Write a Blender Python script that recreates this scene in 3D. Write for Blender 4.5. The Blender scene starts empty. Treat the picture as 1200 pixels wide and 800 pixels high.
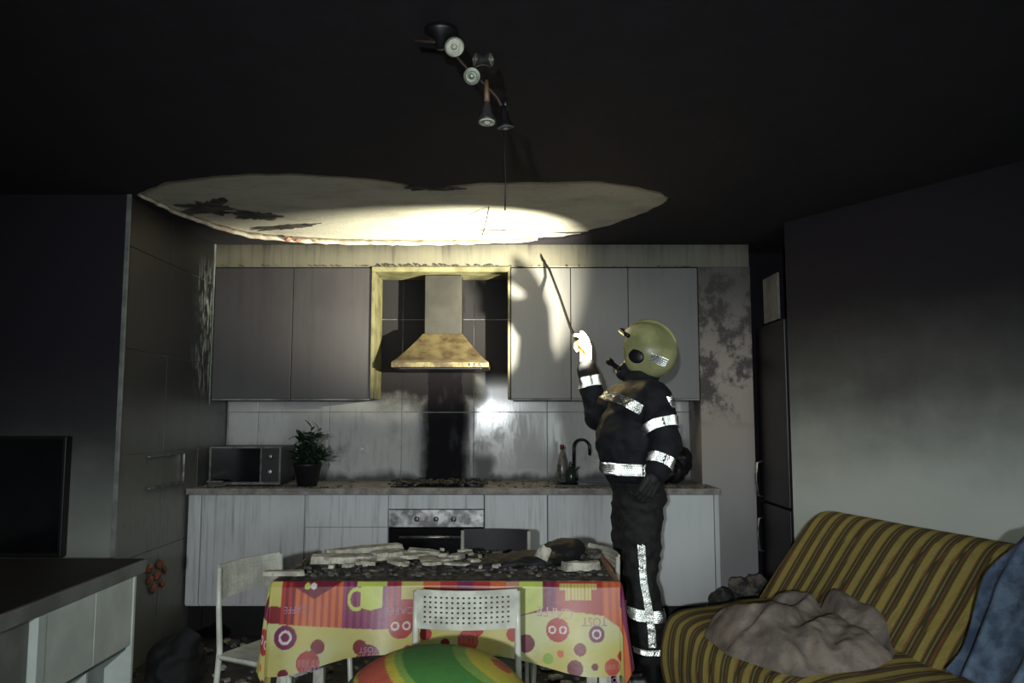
import bpy, bmesh, math, random
from mathutils import Vector, Matrix, noise, geometry
C = bpy.context.scene.collection
SC = bpy.context.scene
PI = math.pi
def R(a): return math.radians(a)

# ------------------------------------------------------------------ camera, light, exposure
cam_d = bpy.data.cameras.new('camera'); cam = bpy.data.objects.new('camera', cam_d); C.objects.link(cam)
cam.location = (0, 0, 1.33); cam.rotation_euler = (R(95.5), 0, 0)
cam_d.sensor_width = 36; cam_d.lens = 28.0; cam_d.clip_start = 0.02
SC.camera = cam
SC.view_settings.view_transform = 'Standard'; SC.view_settings.look = 'None'
SC.view_settings.gamma = 1; SC.view_settings.use_curve_mapping = False
SC.view_settings.exposure = 0.0
w = bpy.data.worlds.new('night'); SC.world = w; w.use_nodes = True
w.node_tree.nodes['Background'].inputs[0].default_value = (0.45, 0.42, 0.62, 1)
w.node_tree.nodes['Background'].inputs[1].default_value = 0.035

def light(name, kind, loc, energy, col, target=None, **kw):
    d = bpy.data.lights.new(name, kind); d.energy = energy; d.color = col
    for k, v in kw.items(): setattr(d, k, v)
    o = bpy.data.objects.new(name, d); C.objects.link(o); o.location = loc
    if target is not None:
        o.rotation_euler = (Vector(target) - Vector(loc)).to_track_quat('-Z', 'Y').to_euler()
    return o
# torch of a colleague next to the photographer (its mirror image shows in the backsplash)
light('hand_torch', 'SPOT', (-0.35, -1.3, 1.50), 350, (0.92, 0.98, 1.0), (0.15, 5.0, 0.75), spot_size=R(76), spot_blend=1.0, shadow_soft_size=0.035)
# what is left of the daylight, from the window behind the photographer
light('window_daylight', 'AREA', (1.7, -2.2, 1.5), 62, (0.86, 1.0, 0.97), (-0.3, 4, 0.6), shape='RECTANGLE', size=2.4, size_y=1.4)
TORCH = Vector((0.512, 4.12, 1.617))
light('chest_torch', 'SPOT', TORCH + Vector((-0.016, 0.020, 0.014)), 880, (1.0, 0.95, 0.72), (-0.42, 5.3, 2.35), spot_size=R(74), spot_blend=1.0, shadow_soft_size=0.012)

# ------------------------------------------------------------------ node helpers
class X:
    """socket wrapper with arithmetic"""
    def __init__(s, nt, sock): s.nt = nt; s.s = sock
    def _m(s, op, *o, clamp=False):
        n = s.nt.nodes.new('ShaderNodeMath'); n.operation = op; n.use_clamp = clamp
        for i, v in enumerate((s,) + o):
            if isinstance(v, X): s.nt.links.new(v.s, n.inputs[i])
            else: n.inputs[i].default_value = v
        return X(s.nt, n.outputs[0])
    def __add__(s, o): return s._m('ADD', o)
    def __sub__(s, o): return s._m('SUBTRACT', o)
    def __mul__(s, o): return s._m('MULTIPLY', o)
    def __truediv__(s, o): return s._m('DIVIDE', o)
    __radd__ = __add__; __rmul__ = __mul__
    def abs(s): return s._m('ABSOLUTE')
    def max(s, o): return s._m('MAXIMUM', o)
    def min(s, o): return s._m('MINIMUM', o)
    def clamp(s): return s._m('ADD', 0.0, clamp=True)
    def inv(s): return (s * -1.0) + 1.0
    def step(s, a, b):
        n = s.nt.nodes.new('ShaderNodeMapRange'); n.interpolation_type = 'SMOOTHSTEP'
        s.nt.links.new(s.s, n.inputs['Value'])
        lo, hi, fl = (a, b, False) if a < b else (b, a, True)
        n.inputs['From Min'].default_value = lo; n.inputs['From Max'].default_value = hi
        n.inputs['To Min'].default_value = 1.0 if fl else 0.0; n.inputs['To Max'].default_value = 0.0 if fl else 1.0
        return X(s.nt, n.outputs['Result'])
class MatB:
    def __init__(s, name):
        s.m = bpy.data.materials.new(name); s.m.use_nodes = True; s.nt = s.m.node_tree
        s.b = s.nt.nodes['Principled BSDF']; s._p = None
    def pos(s):
        if s._p is None:
            g = s.nt.nodes.new('ShaderNodeNewGeometry'); x = s.nt.nodes.new('ShaderNodeSeparateXYZ')
            s.nt.links.new(g.outputs['Position'], x.inputs[0]); s._g = g
            s._p = [X(s.nt, x.outputs[i]) for i in range(3)]
        return s._p
    def noise(s, sx, sy=None, sz=None, detail=4, rough=0.6, off=0.0, local=False):
        s.pos(); mp = s.nt.nodes.new('ShaderNodeMapping'); sy = sx if sy is None else sy; sz = sx if sz is None else sz
        mp.inputs['Scale'].default_value = (sx, sy, sz); mp.inputs['Location'].default_value = (off, off * 1.7, off * .3)
        if local:
            tc = s.nt.nodes.new('ShaderNodeTexCoord'); s.nt.links.new(tc.outputs['Object'], mp.inputs[0])
        else: s.nt.links.new(s._g.outputs['Position'], mp.inputs[0])
        n = s.nt.nodes.new('ShaderNodeTexNoise'); n.inputs['Scale'].default_value = 1; n.inputs['Detail'].default_value = detail
        n.inputs['Roughness'].default_value = rough
        s.nt.links.new(mp.outputs[0], n.inputs['Vector']); return X(s.nt, n.outputs['Fac'])
    def mix(s, f, a, b):
        n = s.nt.nodes.new('ShaderNodeMix'); n.data_type = 'RGBA'
        if isinstance(f, X): s.nt.links.new(f.s, n.inputs[0])
        else: n.inputs[0].default_value = f
        for i, v in ((6, a), (7, b)):
            if isinstance(v, tuple): n.inputs[i].default_value = (*v[:3], 1)
            else: s.nt.links.new(v, n.inputs[i])
        return n.outputs[2]
    def col(s, c):
        if isinstance(c, tuple): s.b.inputs['Base Color'].default_value = (*c[:3], 1)
        else: s.nt.links.new(c, s.b.inputs['Base Color'])
    def set(s, rough=None, metal=None, **kw):
        for k, v in (('Roughness', rough), ('Metallic', metal)):
            if v is None: continue
            if isinstance(v, X): s.nt.links.new(v.s, s.b.inputs[k])
            else: s.b.inputs[k].default_value = v
        for k, v in kw.items(): s.b.inputs[k.replace('_', ' ')].default_value = v
    def bump(s, h, strength=0.3, dist=0.01):
        n = s.nt.nodes.new('ShaderNodeBump'); n.inputs['Strength'].default_value = strength; n.inputs['Distance'].default_value = dist
        s.nt.links.new(h.s, n.inputs['Height']); s.nt.links.new(n.outputs[0], s.b.inputs['Normal'])
SOOT = (0.0085, 0.0055, 0.0125)
def simple(name, c, rough=0.6, metal=0.0, var=0.25, scale=12, bump=0.15, dark=None):
    m = MatB(name); n = m.noise(scale); d = dark or tuple(x * (1 - var) * .8 for x in c)
    m.col(m.mix(n.step(.35, .65), d, c)); m.set(rough, metal)
    if bump: m.bump(m.noise(scale * 6), bump, .004)
    return m.m
def vcol(name, rough=0.6, var=0.2, scale=20, bump=.2, dist=.004, grime=SOOT):
    m = MatB(name); a = m.nt.nodes.new('ShaderNodeAttribute'); a.attribute_name = 'Col'
    n = m.noise(scale).step(.45, .85) * var
    m.col(m.mix(n, a.outputs['Color'], grime)); m.set(rough)
    m.bump(m.noise(scale * 5), bump, dist); return m.m

# ------------------------------------------------------------------ mesh helpers
def tag(o, label=None, cat=None, group=None, kind=None):
    for k, v in (('label', label), ('category', cat), ('group', group), ('kind', kind)):
        if v: o[k] = v
    return o
def link(name, me, mat=None, parent=None, smooth=False, loc=None):
    o = bpy.data.objects.new(name, me); C.objects.link(o)
    if mat is not None and len(me.materials) == 0:
        for m in (mat if isinstance(mat, (list, tuple)) else [mat]): me.materials.append(m)
    if smooth:
        for p in me.polygons: p.use_smooth = True
    if parent: o.parent = parent
    if loc is not None: o.location = loc
    return o
def empty(name, loc, rz=0, label=None, cat=None, group=None):
    o = bpy.data.objects.new(name, None); C.objects.link(o); o.location = loc; o.rotation_euler = (0, 0, rz); o.empty_display_size = .05
    return tag(o, label, cat, group)
def fin(name, bm, mat=None, parent=None, smooth=False, loc=None):
    me = bpy.data.meshes.new(name); bmesh.ops.recalc_face_normals(bm, faces=bm.faces); bm.to_mesh(me); bm.free()
    return link(name, me, mat, parent, smooth, loc)
def box(bm, x0, x1, y0, y1, z0, z1, bev=0.0, M=None):
    r = bmesh.ops.create_cube(bm, size=1); vs = r['verts']
    for v in vs: v.co = Vector(((x0 + x1) / 2 + v.co.x * (x1 - x0), (y0 + y1) / 2 + v.co.y * (y1 - y0), (z0 + z1) / 2 + v.co.z * (z1 - z0)))
    if bev > 0:
        es = list({e for v in vs for e in v.link_edges})
        rb = bmesh.ops.bevel(bm, geom=es, offset=bev, segments=2, affect='EDGES', profile=.6)
        vs = list({v for f in rb['faces'] for v in f.verts} | {v for v in vs if v.is_valid})
    if M is not None:
        for v in vs: v.co = M @ v.co
    return vs
def BX(name, x0, x1, y0, y1, z0, z1, mat, parent=None, bev=0.003, loc=None):
    bm = bmesh.new(); box(bm, x0, x1, y0, y1, z0, z1, bev); return fin(name, bm, mat, parent, loc=loc)
def tube(bm, pts, rad, seg=10, cap=True):
    pts = [Vector(p) for p in pts]; n = len(pts); rs = rad if isinstance(rad, (list, tuple)) else [rad] * n
    rings = []; up = None
    for i, p in enumerate(pts):
        t = (pts[min(i + 1, n - 1)] - pts[max(i - 1, 0)]).normalized()
        if up is None: up = t.orthogonal().normalized()
        up = (up - t * up.dot(t)).normalized(); s = t.cross(up)
        rings.append([bm.verts.new(p + (up * math.cos(2 * PI * k / seg) + s * math.sin(2 * PI * k / seg)) * rs[i]) for k in range(seg)])
    for a, b in zip(rings, rings[1:]):
        for k in range(seg): bm.faces.new((a[k], a[(k + 1) % seg], b[(k + 1) % seg], b[k]))
    if cap: bm.faces.new(rings[0][::-1]); bm.faces.new(rings[-1])
    return rings
def TB(name, pts, rad, mat, parent=None, seg=10):
    bm = bmesh.new(); tube(bm, pts, rad, seg); return fin(name, bm, mat, parent, True)
def lathe(bm, prof, seg=24, M=None):
    rings = [[bm.verts.new((r * math.cos(2 * PI * k / seg), r * math.sin(2 * PI * k / seg), z)) for k in range(seg)] for r, z in prof]
    for a, b in zip(rings, rings[1:]):
        for k in range(seg): bm.faces.new((a[k], a[(k + 1) % seg], b[(k + 1) % seg], b[k]))
    bm.faces.new(rings[0][::-1]); bm.faces.new(rings[-1])
    if M is not None:
        for r_ in rings:
            for v in r_: v.co = M @ v.co
def grid(name, nu, nv, f, mat, parent=None, col=None, thick=0.0, closed_u=False, smooth=True):
    vs = [f(i / nu, j / nv) for j in range(nv + 1) for i in range(nu + 1)]
    fs = [(j * (nu + 1) + i, j * (nu + 1) + i + 1, (j + 1) * (nu + 1) + i + 1, (j + 1) * (nu + 1) + i) for j in range(nv) for i in range(nu)]
    me = bpy.data.meshes.new(name); me.from_pydata([tuple(v) for v in vs], [], fs)
    if col:
        ca = me.color_attributes.new('Col', 'FLOAT_COLOR', 'POINT')
        buf = []
        for j in range(nv + 1):
            for i in range(nu + 1):
                c = col(i / nu, j / nv); buf += [c[0], c[1], c[2], 1.0]
        ca.data.foreach_set('color', buf)
    o = link(name, me, mat, parent, smooth)
    if thick:
        md = o.modifiers.new('thickness', 'SOLIDIFY'); md.thickness = thick; md.offset = 0
    return o
def chunk(bm, c, s, rnd, flat=0.6, rz=None):
    """one irregular broken piece"""
    r = bmesh.ops.create_icosphere(bm, subdivisions=1, radius=1)
    a = rnd.uniform(0, 6.3) if rz is None else rz; ca, sa = math.cos(a), math.sin(a)
    for v in r['verts']:
        k = rnd.uniform(.75, 1.15); x, y, z = v.co.x * s[0] * k, v.co.y * s[1] * k, v.co.z * s[2] * flat
        v.co = Vector((c[0] + x * ca - y * sa, c[1] + x * sa + y * ca, c[2] + z))
def slab(bm, c, lx, ly, lz, rz, rnd, tilt=0.0, n=9):
    """flat broken plaster slab with ragged outline"""
    out = []
    for k in range(n):
        a = 2 * PI * k / n + rnd.uniform(-.2, .2); ca, sa = math.cos(a), math.sin(a)
        q = 1 / max(abs(ca), abs(sa)); q = min(q, 1.25) * rnd.uniform(.85, 1.05)
        out.append((ca * q * lx / 2, sa * q * ly / 2))
    M = Matrix.Translation(c) @ Matrix.Rotation(rz, 4, 'Z') @ Matrix.Rotation(tilt, 4, 'Y')
    b = [bm.verts.new(M @ Vector((x, y, 0))) for x, y in out]
    t = [bm.verts.new(M @ Vector((x * .96, y * .96, lz * rnd.uniform(.85, 1.1)))) for x, y in out]
    bm.faces.new(b[::-1]); bm.faces.new(t)
    for k in range(n): bm.faces.new((b[k], b[(k + 1) % n], t[(k + 1) % n], t[k]))
def copy_tree(o, parent=None):
    c = o.copy(); C.objects.link(c)
    if parent: c.parent = parent
    for ch in o.children: copy_tree(ch, c)
    return c

# ------------------------------------------------------------------ materials
def wall_mat():
    m = MatB('painted wall under a soot layer'); x, y, z = m.pos()
    n = m.noise(1.1, 1.1, 2.2, 5) ; n2 = m.noise(9, 9, 5, 5, off=3)
    zz = z + (n - .5) * .45 + (n2 - .5) * .12
    f = zz.step(0.78, 1.62)
    f2 = zz.step(1.32, 2.05)
    a = m.mix(f, (0.60, 0.64, 0.60), (0.12, 0.12, 0.115)); c = m.mix(f2, a, SOOT)
    m.col(c); m.set(.75); m.bump(m.noise(60), .12, .003); return m.m
M_WALL = wall_mat()
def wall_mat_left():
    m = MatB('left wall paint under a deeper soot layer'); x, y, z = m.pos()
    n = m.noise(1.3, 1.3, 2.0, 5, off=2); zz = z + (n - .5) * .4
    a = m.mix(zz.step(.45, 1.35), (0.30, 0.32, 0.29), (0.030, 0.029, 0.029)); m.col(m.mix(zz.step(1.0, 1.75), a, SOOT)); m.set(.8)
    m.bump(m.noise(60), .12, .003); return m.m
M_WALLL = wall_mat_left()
def tile_mat():
    m = MatB('glazed tile under soot'); x, y, z = m.pos()
    n = m.noise(3.2, 3.2, 3.2, 6); n2 = m.noise(28, 28, 5, 4, off=5); n3 = m.noise(9, 9, 4, 5, off=8)
    top = (z + (n - .5) * .30).step(1.31, 1.50)
    w = ((x + .47) + (n - .5) * .12).abs()
    plume = (w + (n2 - .5) * .06).step(.27, .11) * (n3.step(.2, .5) * .08 + .92)
    right = ((x + .20 + (n - .5) * .2).abs().step(.16, .03)) * ((z + (n - .5) * .2).step(1.28, 1.02)) * .8
    foot = (z + (n3 - .5) * .12).step(.99, .90) * .85
    hood = ((x + .61).abs() + (n - .5) * .12).step(.46, .33).max(z.step(1.52, 1.66))
    f = (top * (hood * .70 + .28)).max(plume).max(right).max(foot)
    f = f.max(n.step(.50, .72) * .45 + n2.step(.45, .75) * .22)
    f = (f * (n2.step(.78, .9) * -.5 + 1.0)).clamp()
    c = m.mix(f, (.52, .52, .51), (.008, .007, .009))
    m.col(c); m.set((f * .45) + .10); m.nt.links.new((f * -.46 + .5).s, m.b.inputs['Specular IOR Level']); m.bump(m.noise(50, 50, 12), .08, .002); return m.m
M_TILE = tile_mat()
def side_tile_mat():
    m = MatB('side wall tile under soot'); x, y, z = m.pos()
    n = m.noise(3, 5, 2.2, 6, off=1); n2 = m.noise(30, 34, 7, 5, .75, off=4)
    rub = (y.step(4.92, 5.16)) * (z.step(1.42, 1.62)) * (z.step(2.42, 2.1)) * n2.step(.48, .60)
    low = (z + (n - .5) * .3).step(1.65, .75)
    c = m.mix(low, (.009, .0085, .010), (.15, .156, .146)); c = m.mix(n2.step(.5, .75) * .5, c, (.01, .01, .01))
    c = m.mix(rub * .75, c, (.42, .48, .46)); m.col(c); m.set(.42); m.bump(m.noise(50), .1, .002); return m.m
M_STILE = side_tile_mat()
M_GROUT = simple('grout', (.36, .36, .34), .8, dark=(.12, .12, .12), scale=4)
def cab_mat(name, base, grey, z0, z1, streak, amt):
    m = MatB(name); x, y, z = m.pos()
    n = m.noise(2.6, 2.6, 1.8, 5, off=2); n2 = m.noise(42, 42, 2.2, 4, off=6); n3 = m.noise(13, 13, .9, 4, off=9)
    f = ((z + (n - .5) * .25).step(z0, z1) * amt + n2.step(.5, .72) * streak + n3.step(.5, .7) * streak * .8 + n.step(.5, .8) * .2).clamp()
    m.col(m.mix(f, base, grey)); m.set(.45); m.bump(m.noise(70), .08, .002); return m.m
M_LOW = cab_mat('lower cabinet laminate', (.66, .67, .68), (.11, .11, .115), .75, 1.05, .36, .36)
M_LOWC = cab_mat('cleaner cabinet laminate', (.66, .68, .68), (.2, .2, .2), .8, 1.05, .08, .2)
M_UP = cab_mat('upper cabinet laminate, smoked', (.082, .076, .081), (.026, .023, .027), 1.5, 2.5, .12, .75)
M_UPR = cab_mat('upper cabinet laminate, less smoked', (.20, .196, .195), (.09, .086, .088), 1.7, 2.6, .12, .6)  # same smoke as the left doors; the paler tone carries the torchlight
M_SOFF = cab_mat('bulkhead plaster, scorched', (.13, .122, .092), (.035, .032, .027), 2.38, 2.56, .35, .75)
M_CREAM = simple('cream edging', (.17, .16, .08), .5, dark=(.09, .082, .04), scale=9)
M_TOP = simple('dusty worktop', (.33, .30, .28), .6, dark=(.17, .155, .145), scale=16, bump=.3)
M_SOOTC = simple('sooted ceiling coat', (.0085, .0052, .0125), .95, dark=(.005, .0034, .0075), scale=6, bump=.4)
def patch_mat():
    m = MatB('bare plaster board'); x, y, z = m.pos()
    n = m.noise(2.5, 5, 2, 6, off=3); n2 = m.noise(26, off=1)
    m.col(m.mix((n.step(.42, .75) * .5 + n2.step(.55, .75) * .35).clamp(), (.56, .54, .46), (.22, .205, .18))); m.set(.9)
    m.bump(n2 + m.noise(90), .5, .006); return m.m
M_PATCH = patch_mat()
M_CRUST = simple('broken plaster edge', (.60, .56, .47), .9, dark=(.40, .32, .26), scale=14, bump=.6)
M_FLAKE = simple('charred flake', (.10, .09, .08), .9, dark=(.022, .02, .02), scale=10, bump=.4)
M_BRICK = simple('bare red brick', (.40, .13, .075), .9, dark=(.16, .085, .06), scale=30, bump=.6)
M_PINK = simple('pinkish brick crumbs', (.62, .25, .17), .9, scale=30, bump=.5)
def pier_mat():
    m = MatB('blistered pier paint'); x, y, z = m.pos()
    n = m.noise(9, 9, 8, 6, .7, off=7); n2 = m.noise(3.5, 3.5, 3, 5, off=2)
    blis = ((n + (n2 - .5) * .7).step(.44, .60)) * z.step(1.22, 1.5)
    up = z.step(2.3, 1.55)
    c = m.mix(up, (.10, .094, .09), (.44, .38, .34)); c = m.mix(blis * .85, c, (.045, .04, .04))
    pale = (n.step(.60, .68)) * z.step(1.5, 1.8) * .8
    c = m.mix(pale, c, (.24, .22, .20)); c = m.mix(z.step(1.3, .7), c, (.36, .35, .35)); m.col(c); m.set(.8); m.bump(n, .5, .01); return m.m
M_PIER = pier_mat()
M_STEEL = simple('brushed steel', (.42, .42, .42), .38, .9, scale=14, dark=(.12, .12, .12), bump=0)
def hood_mat():
    m = MatB('scorched hood steel'); n = m.noise(9, 9, 12, 5); x, y, z = m.pos()
    a = m.mix(n.step(.35, .65), (.10, .080, .035), (.035, .020, .010)); a = m.mix(z.step(1.72, 1.66), a, (.24, .22, .13)); a = m.mix(z.step(1.9, 1.97), a, (.035, .033, .03))
    m.col(a); m.set(.55, .2); m.bump(m.noise(40), .2, .003); return m.m
M_HOOD = hood_mat()
M_BLACK = simple('black sooted plastic', (.010, .009, .011), .4, scale=8, bump=0)
M_GLOSSB = simple('black glass', (.006, .006, .008), .12, scale=4, bump=0)
M_WHITE = simple('white lacquer', (.68, .74, .70), .45, scale=3, var=.05)
M_GREYP = simple('grey board', (.22, .23, .215), .6, scale=3)
M_DESKTOP = simple('dark desk top', (.020, .017, .019), .55, scale=9)
M_CHAIR = simple('white chair plastic', (.66, .67, .58), .35, scale=14, dark=(.46, .46, .40), bump=.05)
M_CHAIRB = simple('soot black chair shell', (.020, .018, .022), .6, scale=9)
M_FLOOR = simple('sooty floor', (.045, .042, .04), .8, dark=(.012, .011, .012), scale=7, bump=.8)
M_ASH = simple('ash and grit', (.10, .088, .073), .95, dark=(.018, .016, .015), scale=40, bump=1.0)
M_PLAST = simple('plaster rubble', (.62, .58, .48), .9, dark=(.28, .26, .22), scale=25, bump=.5)
M_RUB = simple('dirty rubble', (.17, .155, .135), .9, dark=(.03, .028, .026), scale=18, bump=.6)
M_LEAF = simple('smoked leaf', (.012, .035, .018), .5, scale=20, bump=0)
M_POT = simple('dark flower pot', (.012, .010, .014), .5, scale=20, bump=0)
M_CLOTHN = simple('navy turnout fabric', (.012, .013, .020), .8, dark=(.006, .006, .010), scale=24, bump=.5)
M_TROU = simple('trouser fabric', (.024, .024, .024), .8, dark=(.010, .010, .011), scale=24, bump=.5)
M_SKIN = simple('skin', (.50, .27, .18), .5, scale=20, bump=.1)
M_HELM = simple('yellow green helmet shell', (.46, .46, .22), .35, scale=8, dark=(.28, .28, .13), bump=0)
M_GLOVE = simple('pale leather glove', (.80, .70, .45), .7, scale=20, dark=(.62, .45, .2))
M_TAPE = simple('reflective tape backing', (.85, .87, .84), .5, scale=5, var=.02, bump=0)
def retro():
    m = MatB('prismatic reflective tape'); m.col((.97, .98, .96)); m.set(.26, 1.0); return m.m
M_RETRO = retro()
M_ROD = simple('black steel rod', (.012, .012, .013), .4, .3, scale=9, bump=0)
M_ORANGE = simple('orange grip', (.75, .30, .05), .5, scale=9)
M_BLANKET = simple('brown grey blanket', (.30, .245, .20), .95, dark=(.15, .122, .105), scale=9, bump=.8)
M_JEANS = simple('blue denim', (.12, .17, .25), .9, dark=(.05, .075, .13), scale=16, bump=.6)
M_CHROME = simple('tarnished chrome', (.5, .5, .5), .2, 1, scale=9, bump=0, dark=(.08, .08, .08))
M_LAMPW = simple('pale lamp glass', (.55, .56, .45), .3, scale=30)
M_LAMPG = simple('lamp reflector', (.30, .32, .26), .35, .4, scale=30)
M_RED = simple('red cap', (.25, .02, .03), .5, bump=0)
M_GLASSY = simple('murky bottle', (.16, .15, .14), .25, bump=0, dark=(.03, .05, .03), scale=20)

# ------------------------------------------------------------------ setting
def struct(o): o['kind'] = 'structure'; return o
struct(BX('floor', -3.0, 4.0, -2.6, 6.2, -.08, 0, M_FLOOR, bev=0))
wb = struct(BX('wall_back', -2.3, 2.6, 5.65, 5.80, 0, 2.5, M_GROUT, bev=0))
wl = struct(BX('wall_alcove_left', -2.20, -2.015, 4.11, 5.65, 0, 2.5, M_GROUT, bev=0))
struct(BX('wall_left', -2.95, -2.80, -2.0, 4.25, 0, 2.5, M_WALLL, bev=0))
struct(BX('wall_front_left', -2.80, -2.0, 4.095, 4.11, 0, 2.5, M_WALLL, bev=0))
# slanted wall behind the sofa
bm = bmesh.new(); a, b = Vector((1.635, 4.70)), Vector((3.40, 1.76)); nrm = Vector((b - a).yx); nrm.x *= -1; nrm = nrm.normalized() * .12
q = [a, b, b - nrm if (b - nrm).x > b.x else b + nrm, a - nrm if (a - nrm).x > a.x else a + nrm]
q[3] = Vector((1.70, 4.715)) if q[3].x > 1.66 else q[3]
lo = [bm.verts.new((p.x, p.y, 0)) for p in q]; hi = [bm.verts.new((p.x, p.y, 2.5)) for p in q]
bm.faces.new(lo); bm.faces.new(hi)
for k in range(4): bm.faces.new((lo[k], lo[(k + 1) % 4], hi[(k + 1) % 4], hi[k]))
struct(fin('wall_right', bm, M_WALL))
struct(BX('trim_1', -2.012, 1.60, 5.30, 5.65, 2.345, 2.5, M_SOFF, bev=.004))       # bulkhead above the cabinets
struct(BX('trim_2', -2.020, -1.998, 4.085, 4.10, .0, 2.5, simple('bright corner bead', (.24, .25, .24), .4, bump=0), bev=.002))
struct(BX('trim_3', 1.253, 1.605, 5.30, 5.65, 0, 2.345, M_PIER, bev=.004))           # pier right of the cabinets
struct(BX('trim_4', -2.018, -2.000, 5.285, 5.30, 1.42, 2.5, simple('smudged edge bead', (.22, .24, .23), .5, bump=0), bev=.002))
struct(BX('recess_dark_panel', 1.606, 2.55, 5.60, 5.648, 0, 2.5, M_SOOTC, bev=0))  # dark panel added over the paler back wall so the recess looks black
# tiles on back wall
def tiles(parent, axis, u_edges, z_edges, face, mat):
    k = 0
    for i in range(len(u_edges) - 1):
        for j in range(len(z_edges) - 1):
            u0, u1 = u_edges[i] + .002, u_edges[i + 1] - .002; z0, z1 = z_edges[j] + .002, z_edges[j + 1] - .002
            p = ((i * 7 + j * 3) % 5) * .0004
            if axis == 'x': BX('tile', u0, u1, face - .008 - p, face - .0002, z0, z1, mat, parent, .0015)
            else: BX('tile', face + .0002, face + .008 + p, u0, u1, z0, z1, mat, parent, .0015)
tiles(wb, 'x', [-2.0, -1.79, -1.285, -.778, -.270, .248, .755, 1.25], [.9, 1.372, 2.03, 2.34], 5.65, M_TILE)
tiles(wl, 'y', [4.112, 4.62, 5.13, 5.64], [0, .60, 1.14, 1.69, 2.23, 2.5], -2.015, M_STILE)
# bare brick where tiles burst on the alcove side
rnd = random.Random(4)
for k, (yy, zz, w_, h_) in enumerate([(4.50, .50, .10, .05), (4.62, .505, .10, .05), (4.50, .44, .07, .05), (4.60, .445, .12, .05), (4.69, .46, .05, .045), (4.55, .385, .10, .05), (4.66, .39, .06, .04)]):
    bm = bmesh.new(); chunk(bm, (-1.998, yy, zz), (.012, w_ * .56, 1.0), rnd, h_ * .58, 0.0); fin('brick', bm, M_BRICK, wl)
# metal trim left on the side wall above worktop level
fr = empty('metal_frame', (-2.0, 4.65, .95), 0, 'thin pale metal frame fixed low on tiled side wall left of the microwave', 'frame')
for nm, a in (('rail', (0, .012, -.24, .24, .165, .172)), ('rail', (0, .02, -.24, .24, -.008, .002)), ('upright', (0, .012, .233, .24, .0, .168))):
    BX(nm, *a, M_STEEL, fr, .001)

# ceiling slab and the soot coat that fell off above the kitchen
ce = struct(BX('ceiling', -3.0, 4.0, -2.6, 5.9, 2.518, 2.62, M_PATCH, bev=0))
hole0 = [(-1.975, 4.095), (-1.84, 3.97), (-1.698, 3.867), (-1.403, 3.755), (-1.065, 3.728), (-.831, 3.783), (-.64, 3.83), (-.50, 3.93), (-.40, 3.99), (-.30, 3.93), (-.128, 3.881), (.17, 3.871), (.423, 3.853), (.627, 3.94), (.78, 4.05), (.852, 4.18), (.816, 4.387), (.74, 4.60), (.627, 4.787), (.48, 5.0), (.336, 5.138), (.0, 5.225), (-.45, 5.255), (-.914, 5.25), (-1.25, 5.20), (-1.512, 5.13), (-1.70, 5.02), (-1.83, 4.80), (-1.93, 4.45)]
hole = []
for i, p in enumerate(hole0):
    q = hole0[(i + 1) % len(hole0)]; L = math.dist(p, q); n = max(2, int(L / .022)); rough = .016 if i >= 19 else .006
    for k in range(n):
        t = k / n; x, y = p[0] + (q[0] - p[0]) * t, p[1] + (q[1] - p[1]) * t
        d = noise.noise(Vector((x * 9, y * 9, 0))) * .02 + noise.noise(Vector((x * 30, y * 30, 3))) * rough
        cx, cy = x + .55, y - 4.5; l = math.hypot(cx, cy); hole.append((x + cx / l * d, y + cy / l * d))
def plate_with_hole(outer, hole, z0, z1):
    bm = bmesh.new(); tris = geometry.tessellate_polygon([[Vector((x, y, 0)) for x, y in outer], [Vector((x, y, 0)) for x, y in hole]])
    allp = outer + hole; B = [bm.verts.new((x, y, z0)) for x, y in allp]; T = [bm.verts.new((x, y, z1)) for x, y in allp]
    for t in tris:
        try: bm.faces.new([B[i] for i in t]); bm.faces.new([T[i] for i in t][::-1])
        except ValueError: pass
    no = len(outer); nh = len(hole)
    for k in range(nh):
        i, j = no + k, no + (k + 1) % nh; bm.faces.new((B[i], B[j], T[j], T[i]))
    return bm
def bm_coat():
    bm = plate_with_hole([(-2.8, -2.6), (3.9, -2.6), (3.9, 5.65), (-2.8, 5.65)], hole, 2.500, 2.517)
    return bm
fin('plaster_coat', bm_coat(), M_SOOTC, ce)
# ragged lip of plaster hanging at the left and rear rim
lip = hole[int(len(hole) * .60):] + hole[:4]
bm = bmesh.new(); prev = None
for i, (x, y) in enumerate(lip):
    cx, cy = x + .55, y - 4.5; l = math.hypot(cx, cy); e = math.sin(PI * i / (len(lip) - 1)) ** .5
    nz = .5 + .5 * noise.noise(Vector((x * 12, y * 12, 7))); wd = (.010 + .030 * nz) * e + .002; dp = (.012 + .022 * nz) * e
    ux, uy = cx / l, cy / l
    cur = [bm.verts.new((x + ux * .004, y + uy * .004, 2.506)), bm.verts.new((x - ux * wd, y - uy * wd, 2.500 - dp)), bm.verts.new((x - ux * (wd + .008), y - uy * (wd + .008), 2.508 - dp)), bm.verts.new((x - ux * .01, y - uy * .01, 2.517))]
    if prev:
        for k in range(4): bm.faces.new((prev[k], prev[(k + 1) % 4], cur[(k + 1) % 4], cur[k]))
    prev = cur
fin('hanging_edge', bm, M_CRUST, ce, True)
rnd = random.Random(11)
for (x, y, s) in [(-1.46, 5.09, .03), (-1.40, 5.12, .025), (-1.30, 5.16, .018), (-.80, 5.23, .03), (-.75, 5.24, .022)]:
    bm = bmesh.new(); chunk(bm, (x, y, 2.488), (s, s, s * .8), rnd); fin('brick_crumb', bm, M_PINK, ce)
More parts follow.
